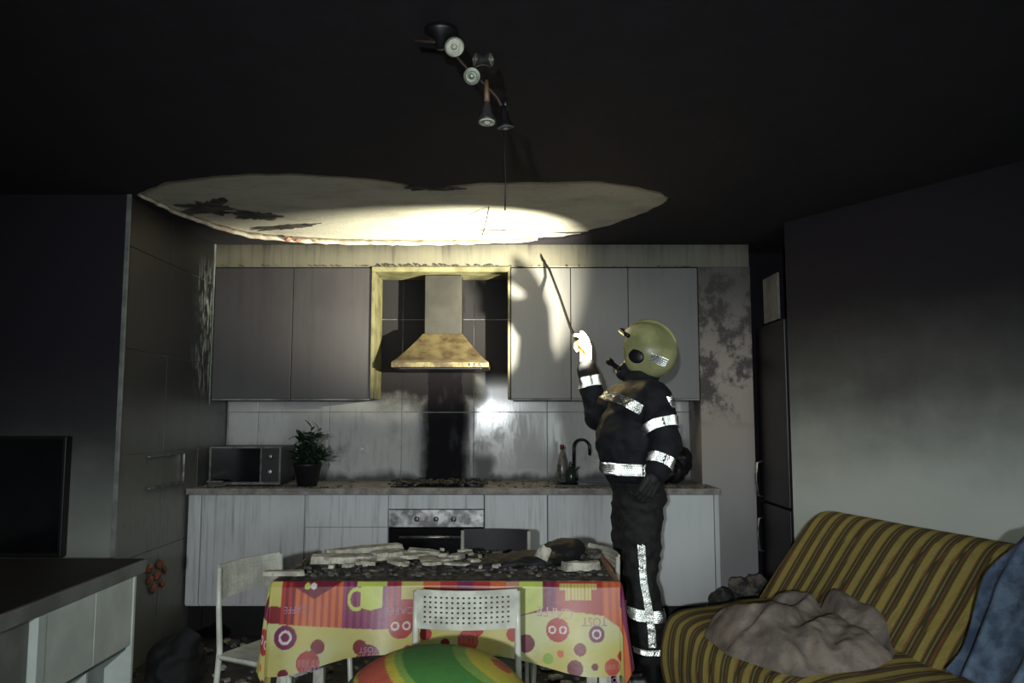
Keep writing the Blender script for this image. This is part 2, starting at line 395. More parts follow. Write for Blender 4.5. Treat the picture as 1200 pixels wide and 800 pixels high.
for (cx, cy, lx, ly, rz) in [(-1.72, 4.42, .42, .26, -.75), (-1.50, 4.60, .30, .22, .4), (-1.38, 4.86, .52, .12, -.3), (-.42, 4.03, .35, .07, 0), (.42, 5.02, .3, .035, -.1), (-.1, 4.95, .34, .02, .05)]:
    bm = bmesh.new(); N = 60; ps = []
    for k in range(N):
        a = 2 * PI * k / N; q = .5 * (.62 + 1.1 * abs(noise.noise(Vector((math.cos(a) * 1.6 + cx * 3, math.sin(a) * 1.6, 2)))) + .5 * noise.noise(Vector((math.cos(a) * 6, math.sin(a) * 6 + cy, 5))))
        x, y = math.cos(a) * lx * q, math.sin(a) * ly * q; ps.append((cx + x * math.cos(rz) - y * math.sin(rz), cy + x * math.sin(rz) + y * math.cos(rz)))
    lo_ = [bm.verts.new((*p_, 2.5135)) for p_ in ps]; hi_ = [bm.verts.new((*p_, 2.5185)) for p_ in ps]; bm.faces.new(lo_); bm.faces.new(hi_[::-1])
    for k in range(N): bm.faces.new((lo_[k], lo_[(k + 1) % N], hi_[(k + 1) % N], hi_[k]))
    fin('clinging_flake', bm, M_FLAKE, ce)
# ledge of burnt remains along the top of the cabinets
bm = bmesh.new()
for k in range(150):
    x = rnd.uniform(-2.0, 1.2); s = rnd.uniform(.0015, .006)
    if noise.noise(Vector((x * 5, 0, 3))) < -.1: continue
    chunk(bm, (x, 5.288, 2.346 + s * .5), (s * 1.8, s, s), rnd)
for k in range(40):
    x = rnd.uniform(-.9, -.12); s = rnd.uniform(.003, .011); chunk(bm, (x, 5.285, 2.347 + s * .5), (s * 2, s, s), rnd)
tag(fin('charred_crumbs', bm, M_ASH), 'black charred crumbs lying along the ledge above the wall cabinets', 'debris', kind='stuff')

# ------------------------------------------------------------------ kitchen units
def door(name, x0, x1, z0, z1, yf, mat, parent, th=.018):
    return BX(name, x0 + .0015, x1 - .0015, yf, yf + th, z0 + .0015, z1 - .0015, mat, parent, .0025)
def carcass(t, x0, x1, y0, y1, z0, z1, mat):
    BX('body', x0, x1, y0, y1, z0, z1, mat, t, .001)
YF = 4.975
def base_unit(x0, x1, label, fronts, mat=M_LOW):
    t = empty('base_cabinet', (0, 0, 0), 0, label, 'cabinet', None)
    t.location = ((x0 + x1) / 2, YF, 0)
    def P(o): o.location = (-(x0 + x1) / 2, -YF, 0)
    P(BX('body', x0 + .001, x1 - .001, YF + .019, 5.64, .19, .862, mat, t, .001))
    P(BX('plinth', x0 + .001, x1 - .001, YF + .06, YF + .075, .002, .19, M_BLACK, t, .001))
    for (nm, a, b, c, d) in fronts: P(door(nm, a, b, c, d, YF, mat, t))
    return t
base_unit(-1.995, -1.91, 'narrow streaked filler unit at the left end of the lower cabinets', [('front_panel', -1.993, -1.912, .2, .86)])
base_unit(-1.908, -1.275, 'wide single-door lower cabinet under the microwave', [('door', -1.906, -1.277, .2, .86)])
base_unit(-1.273, -.76, 'lower drawer cabinet left of the oven, split by a horizontal joint', [('drawer', -1.271, -.762, .665, .86), ('drawer', -1.271, -.762, .2, .665)])
base_unit(-.170, .218, 'narrow lower cabinet right beside the oven', [('door', -.168, .216, .2, .86)])
base_unit(.220, .62, 'lower cabinet under the sink, left half', [('door', .222, .618, .2, .86)])
base_unit(.622, 1.245, 'clean white lower cabinet at the right end behind the firefighter', [('door', .624, 1.243, .2, .86)], M_LOWC)
struct(BX('trim_5', 1.250, 1.278, 4.99, 5.297, 0, .862, M_LOW, bev=.002))
t = BX('worktop', -1.998, 1.282, 4.945, 5.297, .864, .90, M_TOP, bev=.004); tag(t, 'long dusty grey kitchen worktop running over all lower cabinets', 'worktop')
BX('rear_strip', -1.998, 1.249, 5.2975, 5.640, .864, .90, M_TOP, t, .001)
# oven
ov = empty('oven', (-.465, YF, 0), 0, 'built-in steel oven with three knobs and black glass door', 'oven')
BX('body', -.29, .29, .022, .62, .19, .862, M_BLACK, ov, .002)
BX('filler_panel', -.292, .292, 0, .02, .775, .860, M_LOW, ov, .002)
BX('control_panel', -.292, .292, -.012, .02, .665, .772, M_STEEL, ov, .003)
BX('door', -.292, .292, -.008, .02, .20, .662, M_GLOSSB, ov, .004)
bm = bmesh.new(); tube(bm, [(-.22, -.045, .61), (.20, -.045, .61)], .009); tube(bm, [(-.19, -.005, .61), (-.19, -.045, .61)], .006); tube(bm, [(.17, -.005, .61), (.17, -.045, .61)], .006); fin('door_handle', bm, M_STEEL, ov, True)
for x in (-.118, 0.0, .108):
    bm = bmesh.new(); lathe(bm, [(.017, 0), (.016, .016), (.013, .020)], 20, Matrix.Translation((x, -.012, .716)) @ Matrix.Rotation(PI / 2, 4, 'X'))
    k_ = fin('knob', bm, M_STEEL, ov, True); BX('pointer', x - .003, x + .003, -.040, -.031, .702, .732, M_CHROME, k_, .001)
# upper cabinets
def wall_unit(x0, x1, label, mat, z0=1.460):
    t = empty('wall_cabinet', ((x0 + x1) / 2, 5.30, z0), 0, label, 'cabinet')
    h = (x1 - x0) / 2
    BX('body', -h + .001, h - .001, .020, .338, .0, .875, mat, t, .001)
    BX('door', -h + .0015, h - .0015, 0, .018, .0, .878, mat, t, .0025)
    BX('bottom_rail', -h + .0015, h - .0015, .004, .018, -.012, -.001, M_GROUT, t, .001)
    return t
wall_unit(-1.998, -1.474, 'leftmost smoke-greyed wall cabinet beside the tiled side wall', M_UP)
wall_unit(-1.472, -.945, 'smoke-greyed wall cabinet directly left of the hood', M_UP)
wall_unit(-.008, .393, 'wall cabinet directly right of the hood with the jagged shadow', M_UPR)
wall_unit(.395, .780, 'wall cabinet above the raised hook, second right of the hood', M_UPR)
wall_unit(.782, 1.248, 'rightmost wall cabinet behind the helmet', M_UPR)
nf = empty('hood_surround', (-.476, 5.285, 1.46), 0, 'cream board frame lining the open niche around the hood', 'frame')
BX('top_board', -.466, .464, 0, .33, .850, .884, M_CREAM, nf, .002)
BX('side_board', -.466, -.446, 0, .33, .0, .848, M_CREAM, nf, .002)
BX('side_board', .448, .464, 0, .33, .0, .848, M_CREAM, nf, .002)
# hood
hd = empty('range_hood', (-.470, 5.30, 1.66), 0, 'scorched pyramid range hood with chimney over the hob', 'range hood')
BX('chimney', -.125, .125, .09, .335, .235, .645, simple('smoked hood chimney', (.030, .028, .023), .5, .2, scale=5), hd, .003)
bm = bmesh.new(); rb = [(-.315, -.13), (.315, -.13), (.315, .335), (-.315, .335)]; rt = [(-.135, .08), (.135, .08), (.135, .335), (-.135, .335)]
NR = 10; rings = []
for k in range(NR + 1):
    f = k / NR; g = f ** .85; ring = []
    for (p, q) in zip(rb, rt): ring.append((p[0] + (q[0] - p[0]) * g, p[1] + (q[1] - p[1]) * g))
    rings.append([bm.verts.new((x, y, .035 + .205 * f)) for x, y in ring])
for a, b in zip(rings, rings[1:]):
    for k in range(4): bm.faces.new((a[k], a[(k + 1) % 4], b[(k + 1) % 4], b[k]))
bm.faces.new(rings[-1]); bm.faces.new(rings[0][::-1]); fin('canopy', bm, M_HOOD, hd)
BX('rim', -.317, .317, -.132, .335, .0, .034, simple('burnt hood rim', (.22, .19, .10), .5, .3, dark=(.07, .05, .03), scale=14), hd, .004)
BX('filter', -.27, .27, -.09, .29, -.010, -.001, M_BLACK, hd, .002)
for x in (.20, .235, .27): BX('button', x - .008, x + .008, -.140, -.1325, .008, .026, M_CHROME, hd, .001)
# hob
hb = empty('hob', (-.47, 5.25, .9005), 0, 'burnt black hob covered in charred remains', 'hob')
BX('plate', -.29, .29, -.22, .23, 0, .008, M_GLOSSB, hb, .003)
for x, y in ((-.15, -.11), (.15, -.11), (-.15, .11), (.15, .11)):
    bm = bmesh.new()
    for k in range(4):
        a = k * PI / 2; tube(bm, [(x + .03 * math.cos(a), y + .03 * math.sin(a), .014), (x + .09 * math.cos(a), y + .09 * math.sin(a), .030)], .005, 6)
    lathe(bm, [(.045, .008), (.045, .02), (.03, .026)], 16, Matrix.Translation((x, y, 0))); fin('burner', bm, M_BLACK, hb)
rnd = random.Random(21); bm = bmesh.new()
for k in range(130):
    x = rnd.gauss(-.47, .22); y = rnd.uniform(5.04, 5.45); s = rnd.uniform(.005, .018)
    if abs(x + .47) < .36: chunk(bm, (x, y, .915 + s * .5), (s * 1.6, s * 1.2, s), rnd)
tag(fin('hob_debris', bm, M_ASH), 'charred lumps and ash heaped on the burnt hob', 'debris', kind='stuff')
bm = bmesh.new()
for k in range(420):
    x = rnd.uniform(-1.98, 1.25); y = rnd.choice((rnd.uniform(4.96, 5.1), rnd.uniform(5.1, 5.6))); s = rnd.uniform(.003, .009)
    if -1.72 < x < -1.1 or .28 < x < .72: y = rnd.uniform(4.955, 5.01)
    if -1.0 < x < -.1: continue
    chunk(bm, (x, y, .902 + s * .4), (s * 1.7, s, s), rnd)
tag(fin('worktop_grit', bm, M_RUB), 'grey brown grit and crumbs strewn over the worktop', 'debris', kind='stuff')
tw = empty('wood_scrap', (-1.86, 5.05, .902), 0, 'pale splintered scraps on the worktop left of the microwave', 'scrap')
for k, (a, l, z) in enumerate([(.6, .13, .012), (2.4, .12, .024), (.1, .10, .036)]):
    bm = bmesh.new(); box(bm, -l / 2, l / 2, -.008, .008, z - .008, z + .002, .002, Matrix.Rotation(a, 4, 'Z')); fin('splinter', bm, M_RUB, tw)
# microwave
mw = empty('microwave', (-1.70, 5.12, .9005), R(2), 'old microwave oven with dark window and pale rim on the worktop', 'microwave')
BX('body', -.225, .225, .012, .34, .01, .250, M_BLACK, mw, .006)
M_MWR = simple('microwave rim', (.17, .175, .17), .4, dark=(.06, .06, .06), scale=20, bump=0)
fbm = bmesh.new()
for a in ((-.225, .225, .0, .012, .238, .250), (-.225, .225, .0, .012, .01, .026), (-.225, -.214, .0, .012, .026, .238), (.214, .225, 0, .012, .026, .238), (.095, .104, 0, .012, .026, .238)): box(fbm, *a, .001)
fin('front_frame', fbm, M_MWR, mw)
BX('door', -.214, .095, .004, .0125, .026, .238, M_GLOSSB, mw, .001)
BX('control_panel', .104, .214, .004, .0125, .026, .238, M_BLACK, mw, .001)
for z in (.09, .185):
    bm = bmesh.new(); lathe(bm, [(.018, 0), (.016, .016), (.01, .018)], 18, Matrix.Translation((.160, .004, z)) @ Matrix.Rotation(PI / 2, 4, 'X')); fin('knob', bm, M_STEEL, mw, True)
for x in (-.19, .19):
    for y in (.05, .30): BX('foot', x - .012, x + .012, y - .012, y + .012, 0, .011, M_BLACK, mw, .001)
# plant
pp = empty('potted_plant', (-1.30, 5.12, .9005), 0, 'dark smoke-stained leafy plant in a black pot on the worktop', 'plant')
bm = bmesh.new(); lathe(bm, [(.060, 0), (.085, .125), (.092, .128), (.092, .145), (.080, .145), (.078, .12)], 28); fin('pot', bm, M_POT, pp, True)
rnd = random.Random(5); sb = bmesh.new()
leaf_me = None
for k in range(20):
    a = k * 2.399; r = rnd.uniform(.03, .13); h = rnd.uniform(.20, .38) if k % 3 else rnd.uniform(.16, .24)
    tip = Vector((r * math.cos(a), r * math.sin(a), h)); base = Vector((.03 * math.cos(a), .03 * math.sin(a), .12)); mid = (base + tip) / 2 + Vector((0, 0, .02))
    tube(sb, [base, mid, tip], [.004, .003, .002], 5)
    if leaf_me is None:
        lb = bmesh.new(); L, W = .075, .017; c_ = []
        for i in range(6):
            f = i / 5; w_ = W * math.sin(PI * (f * .9 + .05)); c_.append([lb.verts.new((-w_, L * f, -.02 * f * f + .004)), lb.verts.new((0, L * f, -.02 * f * f)), lb.verts.new((w_, L * f, -.02 * f * f + .004))])
        for p_, q_ in zip(c_, c_[1:]):
            lb.faces.new((p_[0], p_[1], q_[1], q_[0])); lb.faces.new((p_[1], p_[2], q_[2], q_[1]))
        leaf_me = bpy.data.meshes.new('leaf'); lb.to_mesh(leaf_me); lb.free(); leaf_me.materials.append(M_LEAF)
    for j in range(10):
        f = .30 + .70 * j / 9; p = base.lerp(tip, f); aa = a + rnd.uniform(-1.7, 1.7)
        o = link('leaf', leaf_me, None, pp); o.location = p; o.rotation_euler = (rnd.uniform(-.3, 1.1), rnd.uniform(-.4, .4), aa); s = rnd.uniform(.7, 1.25); o.scale = (s, s, s)
fin('stem', sb, M_LEAF, pp, True)
# sink, tap, bottle, bag
sk = empty('sink', (.50, 5.27, .9005), 0, 'sooty black sink set into the worktop under the tap', 'sink')
bm = bmesh.new(); 
for a in ((-.22, .22, -.20, -.17, 0, .012), (-.22, .22, .17, .20, 0, .012), (-.22, -.19, -.17, .17, 0, .012), (.19, .22, -.17, .17, 0, .012)): box(bm, *a, .003)
fin('rim', bm, M_BLACK, sk); BX('basin', -.19, .19, -.17, .17, 0.0, .003, M_GLOSSB, sk, .001)
tp = empty('tap', (.415, 5.42, .9135), R(-20), 'tall chrome swan-neck kitchen tap at the sink', 'tap')
bm = bmesh.new(); lathe(bm, [(.028, 0), (.026, .02), (.016, .03), (.015, .06)], 20); fin('base', bm, M_CHROME, tp, True)
pts = [(0, 0, .05), (0, 0, .20)] + [(.055 - .055 * math.cos(a), 0, .22 + .055 * math.sin(a)) for a in [k * PI / 10 for k in range(11)]] + [(.112, 0, .17)]
TB('spout', pts, .0095, simple('dark tap metal', (.05, .05, .055), .25, .8, bump=0), tp)
TB('lever', [(.0, -.01, .05), (.03, -.04, .075), (.05, -.06, .10)], [.006, .005, .004], M_CHROME, tp)
bt = empty('bottle', (.330, 5.30, .913), 0, 'murky plastic bottle with a red cap left of the tap', 'bottle')
bm = bmesh.new(); lathe(bm, [(.030, 0), (.034, .01), (.034, .10), (.028, .13), (.020, .17), (.010, .20), (.010, .215)], 22); fin('body', bm, M_GLASSY, bt, True)
bm = bmesh.new(); lathe(bm, [(.013, .215), (.013, .24), (.009, .244)], 16); fin('cap', bm, M_RED, bt, True)
bt = empty('squat_bottle', (.385, 5.24, .913), 0, 'short dark bottle between the red-capped bottle and the tap', 'bottle')
bm = bmesh.new(); lathe(bm, [(.030, 0), (.034, .01), (.032, .07), (.014, .10), (.012, .12)], 22); fin('body', bm, simple('dark green glass', (.015, .03, .02), .2, bump=0), bt, True)
BX('cap', -.013, .013, -.013, .013, .12, .135, M_BLACK, bt, .003)

def blob(name, parts, mat, parent=None, voxel=.012, smooth=6, disp=0.0, dscale=8, seed=0, stretch=1.0):
    """union of tapered capsules / ellipsoids, voxel-remeshed to one continuous surface"""
    bm = bmesh.new()
    for p in parts:
        if p[0] == 'c':
            _, a, b, ra, rb_ = p[:5]; a = Vector(a); b = Vector(b); n = 8; sq = p[5] if len(p) > 5 else 1.0
            d = (b - a); L = d.length; t = d.normalized() if L > 0 else Vector((0, 0, 1))
            prof = [(ra * math.sin(q), -ra * math.cos(q)) for q in [k * PI / 12 for k in range(1, 7)]] + [(rb_ * math.cos(q), L + rb_ * math.sin(q)) for q in [k * PI / 12 for k in range(0, 6)]]
            M = Matrix.Translation(a) @ t.to_track_quat('Z', 'Y').to_matrix().to_4x4()
            lathe(bm, prof, 20, M)
        else:
            _, c, r, rot = p; r_ = bmesh.ops.create_uvsphere(bm, u_segments=24, v_segments=14, radius=1)
            M = Matrix.Translation(c) @ Matrix.Rotation(rot[2], 4, 'Z') @ Matrix.Rotation(rot[1], 4, 'Y') @ Matrix.Rotation(rot[0], 4, 'X') @ Matrix.Diagonal((*r, 1))
            for v in r_['verts']: v.co = M @ v.co
    bmesh.ops.recalc_face_normals(bm, faces=bm.faces)
    me = bpy.data.meshes.new('tmp'); bm.to_mesh(me); bm.free(); o = bpy.data.objects.new('tmp', me); C.objects.link(o)
    md = o.modifiers.new('r', 'REMESH'); md.mode = 'VOXEL'; md.voxel_size = voxel
    if smooth: ms = o.modifiers.new('s', 'SMOOTH'); ms.iterations = smooth; ms.factor = .5
    dg = bpy.context.evaluated_depsgraph_get(); dg.update(); m2 = bpy.data.meshes.new_from_object(o.evaluated_get(dg)); bpy.data.objects.remove(o)
    if disp:
        m2.update()
        nn = [v.normal.copy() for v in m2.vertices]
        for v, n_ in zip(m2.vertices, nn):
            q = Vector((v.co.x * dscale, v.co.y * dscale, v.co.z * dscale * stretch)) + Vector((seed, 0, 0))
            k = 1 - abs(noise.noise(q)) * 2.2; v.co += n_ * disp * (k * .7 + noise.noise(q * 2.3) * .5)
    m2.materials.clear(); return link(name, m2, mat, parent, True)
o = blob('rubbish_bag', [('e', (1.03, 5.36, .985), (.13, .12, .085), (0, 0, .3)), ('e', (1.12, 5.38, 1.04), (.07, .08, .10), (0, .3, 0)), ('e', (.93, 5.35, .96), (.08, .1, .06), (0, 0, 0))], simple('black bin liner', (.012, .011, .014), .45, bump=.3), None, .01, 3, .02, 14)
tag(o, 'slumped black bag on the worktop behind the firefighter', 'bag')
# socket on tiles, white speck
so = empty('wall_socket', (-1.05, 5.641, 1.115), 0, 'small sooty wall socket on the backsplash right of the plant', 'socket')
BX('plate', -.038, .038, -.010, 0, -.030, .030, M_TILE, so, .003)
BX('insert', -.008, .008, -.014, -.011, -.006, .008, M_WHITE, so, .001)

# ------------------------------------------------------------------ fridge in the right recess
fg = empty('fridge', (1.64, 4.775, 0), 0, 'tall soot-darkened fridge freezer standing sideways in the right recess', 'fridge')
M_FR = simple('sooted fridge door', (.016, .014, .017), .4, scale=3, dark=(.008, .007, .009), bump=.1)
BX('body', .032, .60, 0, .55, .01, 1.93, M_BLACK, fg, .004)
BX('door', 0, .030, .001, .549, .80, 1.93, M_FR, fg, .006); BX('freezer_door', 0, .030, .001, .549, .05, .785, M_FR, fg, .006)
for z0, z1 in ((.80, 1.07), (.45, .71)):
    bm = bmesh.new(); tube(bm, [(.0, .49, z0 + .02), (-.035, .49, z0 + .03), (-.045, .49, (z0 + z1) / 2), (-.035, .49, z1 - .03), (.0, .49, z1 - .02)], .0085, 8); fin('door_handle', bm, M_STEEL, fg, True)
pn = BX('overhead_panel', 1.640, 1.655, 4.87, 5.15, 1.94, 2.23, simple('pale panel', (.26, .25, .23), .7, scale=6), bev=.003); tag(pn, 'pale grey panel above the fridge', 'panel')
BX('backing', .012, .022, -.01, .01, 0, .27, M_BLACK, pn, 0).location = (1.640, 4.9, 1.945)
# ------------------------------------------------------------------ left side: television and sideboard
tv = empty('television', (-2.53, 4.085, .70), R(0), 'flat black television on the wall above the sideboard', 'television')
BX('housing', -.30, .29, -.05, 0.005, -.06, .54, M_BLACK, tv, .006); BX('screen', -.285, .275, -.054, -.0505, -.035, .525, M_GLOSSB, tv, .001)
sd = empty('sideboard', (-1.64, 2.9, 0), 0, 'long low sideboard with dark top and white doors at lower left', 'sideboard')
BX('top', -1.0, .0, -1.1, .755, .645, .70, M_GREYP, sd, .004)
BX('top_surface', -1.0, -.012, -1.1, .753, .7005, .703, M_DESKTOP, sd, .001)
BX('door', -.020, -.004, .332, .640, .36, .643, M_WHITE, sd, .003)
BX('door', -.020, -.004, -.005, .328, .36, .643, M_WHITE, sd, .003)
BX('upright', -.45, .0, -.06, -.010, .0, .643, M_WHITE, sd, .002)
BX('upright', -.45, .0, .644, .664, .0, .643, M_WHITE, sd, .002)
BX('divider', -.45, -.024, .322, .338, .03, .355, M_WHITE, sd, .002)
BX('bottom_shelf', -.45, -.01, -.008, .642, .02, .05, M_GREYP, sd, .002)
BX('middle_shelf', -.45, -.024, -.008, .642, .338, .356, M_GREYP, sd, .002)
BX('back_panel', -.47, -.452, -1.05, .664, .0, .643, M_GREYP, sd, .002)
BX('side_panel', -.10, -.03, -1.05, -.064, .0, .643, M_GREYP, sd, .002)
bx_ = BX('dark_box', -1.98, -1.72, 3.28, 3.50, .052, .17, M_CHAIRB, bev=.01); tag(bx_, 'dark box on the bottom shelf of the sideboard', 'box')
BX('lid', -1.985, -1.715, 3.275, 3.505, .1705, .19, M_BLACK, bx_, .004)
o = blob('bin_bag', [('e', (-1.62, 3.98, .14), (.13, .15, .14), (0, 0, 0)), ('e', (-1.56, 3.92, .24), (.06, .06, .09), (.2, .5, 0))], simple('black plastic sack', (.008, .008, .009), .8, bump=.2), None, .014, 3, .02, 10)
tag(o, 'black plastic sack on the floor behind the sideboard end', 'bag')
# floor rubble
rnd = random.Random(8); bm = bmesh.new()
for k in range(1100):
    x, y = rnd.uniform(-2.0, 1.2), rnd.uniform(2.2, 4.95); s = rnd.uniform(.006, .035) * rnd.uniform(.4, 1)
    if x < -1.55 and y < 3.75: continue
    chunk(bm, (x, y, s * .4), (s * 1.5, s, s), rnd)
tag(fin('floor_rubble', bm, M_RUB), 'dark rubble and fallen plaster crumbs covering the floor', 'debris', kind='stuff')
bm = bmesh.new()
for k in range(130):
    x, y = rnd.choice((rnd.uniform(-2.0, -1.0), rnd.uniform(-.4, .5))), rnd.uniform(2.6, 4.9); s = rnd.uniform(.01, .04)
    if x < -1.55 and y < 3.75: continue
    slab(bm, Vector((x, y, .012)), s * 2.4, s * 1.5, .012, rnd.uniform(0, 6), rnd, 0, 6)
tag(fin('floor_plaster', bm, M_PLAST), 'pale plaster flakes scattered across the dark floor', 'debris', kind='stuff')

# ------------------------------------------------------------------ table, cloth, debris
TX0, TX1, TY0, TY1, TZ = -.852, .378, 2.925, 3.50, .745
tb = empty('dining_table', ((TX0 + TX1) / 2, (TY0 + TY1) / 2, 0), 0, 'rectangular dining table under the fruit-coloured oilcloth', 'table')
hw, hd_ = (TX1 - TX0) / 2, (TY1 - TY0) / 2
BX('tabletop', -hw + .006, hw - .006, -hd_ + .006, hd_ - .006, .715, .742, M_CHAIR, tb, .003)
for sx in (-1, 1):
    for sy in (-1, 1): BX('leg', sx * (hw - .045) - .022, sx * (hw - .045) + .022, sy * (hd_ - .045) - .022, sy * (hd_ - .045) + .022, 0, .714, M_CHAIR, tb, .003)
RED, DRED, MAR, PUR, ORG = (.50, .030, .022), (.26, .014, .020), (.20, .010, .028), (.24, .020, .10), (.74, .155, .03)
YEL, LIM, PNK, WHI = (.66, .57, .13), (.62, .70, .10), (.62, .20, .35), (.80, .72, .68)
PX = 322.0
circ = [(335, 745, 13, PUR, 1), (362, 772, 13, RED, 3), (372, 755, 8, DRED, 0), (420, 755, 8, DRED, 0), (430, 765, 13, MAR, 3), (404, 773, 6, MAR, 0), (335, 784, 6, MAR, 0), (465, 733, 14, RED, 2), (473, 759, 5, RED, 0), (511, 728, 10, PUR, 1), (493, 743, 7, RED, 0),
        (541, 750, 12, (.60, .07, .03), 3), (551, 737, 8, RED, 0), (515, 753, 5, DRED, 0), (593, 742, 8, RED, 0), (607, 752, 10, MAR, 0), (643, 737, 13, RED, 2), (687, 741, 9, PUR, 1), (668, 757, 7, DRED, 0), (646, 762, 4, ORG, 0), (662, 777, 9, MAR, 0), (704, 776, 9, (.60, .07, .03), 3), (716, 765, 6, RED, 0), (684, 775, 4, MAR, 0),
        (632, 768, 6, (.32, .50, .05), 0), (720, 793, 6, (.45, .62, .05), 0), (450, 780, 8, (.25, .36, .06), 0), (575, 770, 7, (.3, .42, .06), 0), (384, 788, 5, DRED, 0), (352, 800, 10, DRED, 0), (680, 793, 6, RED, 0)]
circ = [((x - 317) / PX, (y - 684) / PX, r / PX, c, k) for x, y, r, c, k in circ]
def seg(u, a, b): return a <= u < b
def pattern(u, e):
    """printed oilcloth: u metres along the front from its left corner, e metres below the table edge"""
    x = 317 + u * PX; y = 684 + e * PX
    bound = 731 + 5 * math.sin((x - 330) / 75) - (10 * math.exp(-((x - 640) / 60) ** 2)) + (14 if x > 695 else 0) * min(1, (x - 695) / 25 if x > 695 else 0)
    for (cu, ce_, r, c, k) in circ:
        d = math.hypot(u - cu, e - ce_)
        if d < r and (y > bound - 8 or k in (1, 2)):
            if k == 1 and .38 * r < d < .58 * r: return WHI
            if k == 2:
                d1 = math.hypot(u - cu - .46 * r, e - ce_); d2 = math.hypot(u - cu + .46 * r, e - ce_)
                if .20 * r < d1 < .34 * r or .20 * r < d2 < .34 * r: return WHI
            if k == 3 and abs(e - ce_) < .28 * r and math.sin(u * 900) > .45: return (.62, .22, .18)
            return c
    if y > bound:
        g = noise.noise(Vector((u * 7, e * 9, 2)))
        return tuple(a + (b - a) * max(0, min(1, g * 1.6 + .3)) for a, b in zip(YEL, (.66, .66, .30)))
    st = math.sin(x / 8.2 * 2 * PI); n_ = noise.noise(Vector((x * .09, 0, 1)))
    if x < 328: c = (YEL if y < 712 else DRED)
    elif x < 344: c = RED if st > 0 else DRED
    elif x < 398:
        c = ORG if st > -.2 else (.50, .07, .02)
        if y < 704 - abs(x - 365) * .6: c = MAR
        if math.hypot(x - 357, y - 690) < 3.5: c = LIM
        if math.hypot(x - 364, y - 690) < 3.5: c = WHI
    elif x < 452:
        c = PUR if st > 0 else (.34, .05, .14)
        if 418 < x < 443 and y < 716 - abs(x - 430) * .25: c = LIM
        elif abs(math.hypot((x - 414) / 1.0, (y - 704) / 1.2) - 9) < 1.8 and x < 419: c = LIM
        elif y < 690 and 414 < x < 448: c = LIM
    elif x < 465: c = RED if st > 0 else PUR
    elif x < 490: c = RED if y > 704 else YEL
    elif x < 600: c = (ORG, RED, PUR, RED, ORG, (.6, .3, .2))[int((x - 490) / 19) % 6]
    elif x < 626: c = LIM if y < 722 - (x - 600) * .3 else PUR
    elif x < 642: c = PUR if st > 0 else MAR
    elif x < 695:
        c = RED if st > -.3 else (.42, .05, .03)
        if (646 < x < 688 and 687 < y < 694) or (652 < x < 682 and 687 < y < 705): c = YEL if math.sin(x * 1.6) > -.6 else (.55, .3, .05)
    elif x < 716: c = ORG if st > -.1 else (.60, .10, .04)
    else: c = PUR if y < 712 else ORG
    return c
D = .275; W_, H_ = (TX1 - TX0), (TY1 - TY0)
def hemk(x, y, ex, ey):
    c = abs(x - W_ * .46) / (W_ / 2) if ey >= ex else abs(y - H_ / 2) / (H_ / 2)
    c = min(1, max(0, (c - .35) / .6)); return .90 + .26 * c * c * (3 - 2 * c) + .02 * math.sin(x * 9)
def cloth_pt(a, b, off=0.0):
    """a,b: flat cloth coordinates in metres from the table's front left corner (b grows to the back)"""
    ex = max(0, -a, a - W_); ey = max(0, -b, b - H_); sx = -1 if a < 0 else 1; sy = -1 if b < 0 else 1
    x = min(max(a, 0), W_); y = min(max(b, 0), H_)
    r = math.hypot(ex, ey)
    if r == 0: return Vector((TX0 + x, TY0 + y, TZ + .004 + off))
    dx, dy = sx * ex / r, sy * ey / r; s = min(r / .02, 1)
    corner = min(ex, ey) / r
    along = (a if ey > ex else b)
    fold = .010 * math.sin(along * 17 + 1.0) * (r / D) + .016 * math.sin(along * 7.3) * (r / D) + corner * .03 * math.sin(6 * math.atan2(ey, ex)) * r / D
    r *= hemk(x, y, ex, ey)
    out = .010 * s + .055 * (r / D) * .5 + fold + .006 + off; down = r - .004
    return Vector((TX0 + x + dx * out, TY0 + y + dy * out, TZ + .004 - max(0, down)))
NU, NV = 620, 400
def cloth_f(u, v): return cloth_pt(-D + u * (W_ + 2 * D), -D + v * (H_ + 2 * D))
def cloth_c(u, v):
    c = cloth_c0(u, v); k = .80; g = (c[0] + c[1] + c[2]) / 3
    return tuple((q * .9 + g * .1) * k for q in c)
def cloth_c0(u, v):
    a = -D + u * (W_ + 2 * D); b = -D + v * (H_ + 2 * D)
    ex = max(0, -a, a - W_); ey = max(0, -b, b - H_)
    if b <= 0 and ey >= ex * .0 and not (a < 0 and -a > -b): return pattern(a, (-b) * hemk(min(max(a, 0), W_), 0, 0, 1))
    if a < 0: return pattern(W_ * .98 - (b + D) % W_, -a)
    if a > W_: return pattern((b + D), a - W_)
    if ey > 0: return pattern(W_ - a, ey)
    return (.20, .05, .04)
tc = grid('tablecloth', NU, NV, cloth_f, vcol('printed oilcloth', .36, .22, 9, .08), None, cloth_c, .0)
tag(tc, 'shiny oilcloth with red orange stripes and circles on yellow draped over table', 'tablecloth')
def cloth_text(txt, u, e, size, mat, flip=True):
    cu = bpy.data.curves.new('txt', 'FONT'); cu.body = txt; cu.size = size; cu.align_x = 'CENTER'; cu.align_y = 'CENTER'; cu.resolution_u = 3
    o = bpy.data.objects.new('txt', cu); C.objects.link(o); dg = bpy.context.evaluated_depsgraph_get(); dg.update()
    me = bpy.data.meshes.new_from_object(o.evaluated_get(dg)); bpy.data.objects.remove(o)
    for v in me.vertices:
        x, y = (-v.co.x, -v.co.y) if flip else (v.co.x, v.co.y)
        v.co = cloth_pt(u + x, -(e - y), .0012)
    me.materials.clear(); return link('lettering', me, mat, tc)
M_LET = simple('pale printed lettering', (.66, .42, .44), .4, bump=0); M_LETP = simple('violet lettering', (.44, .22, .34), .4, bump=0)
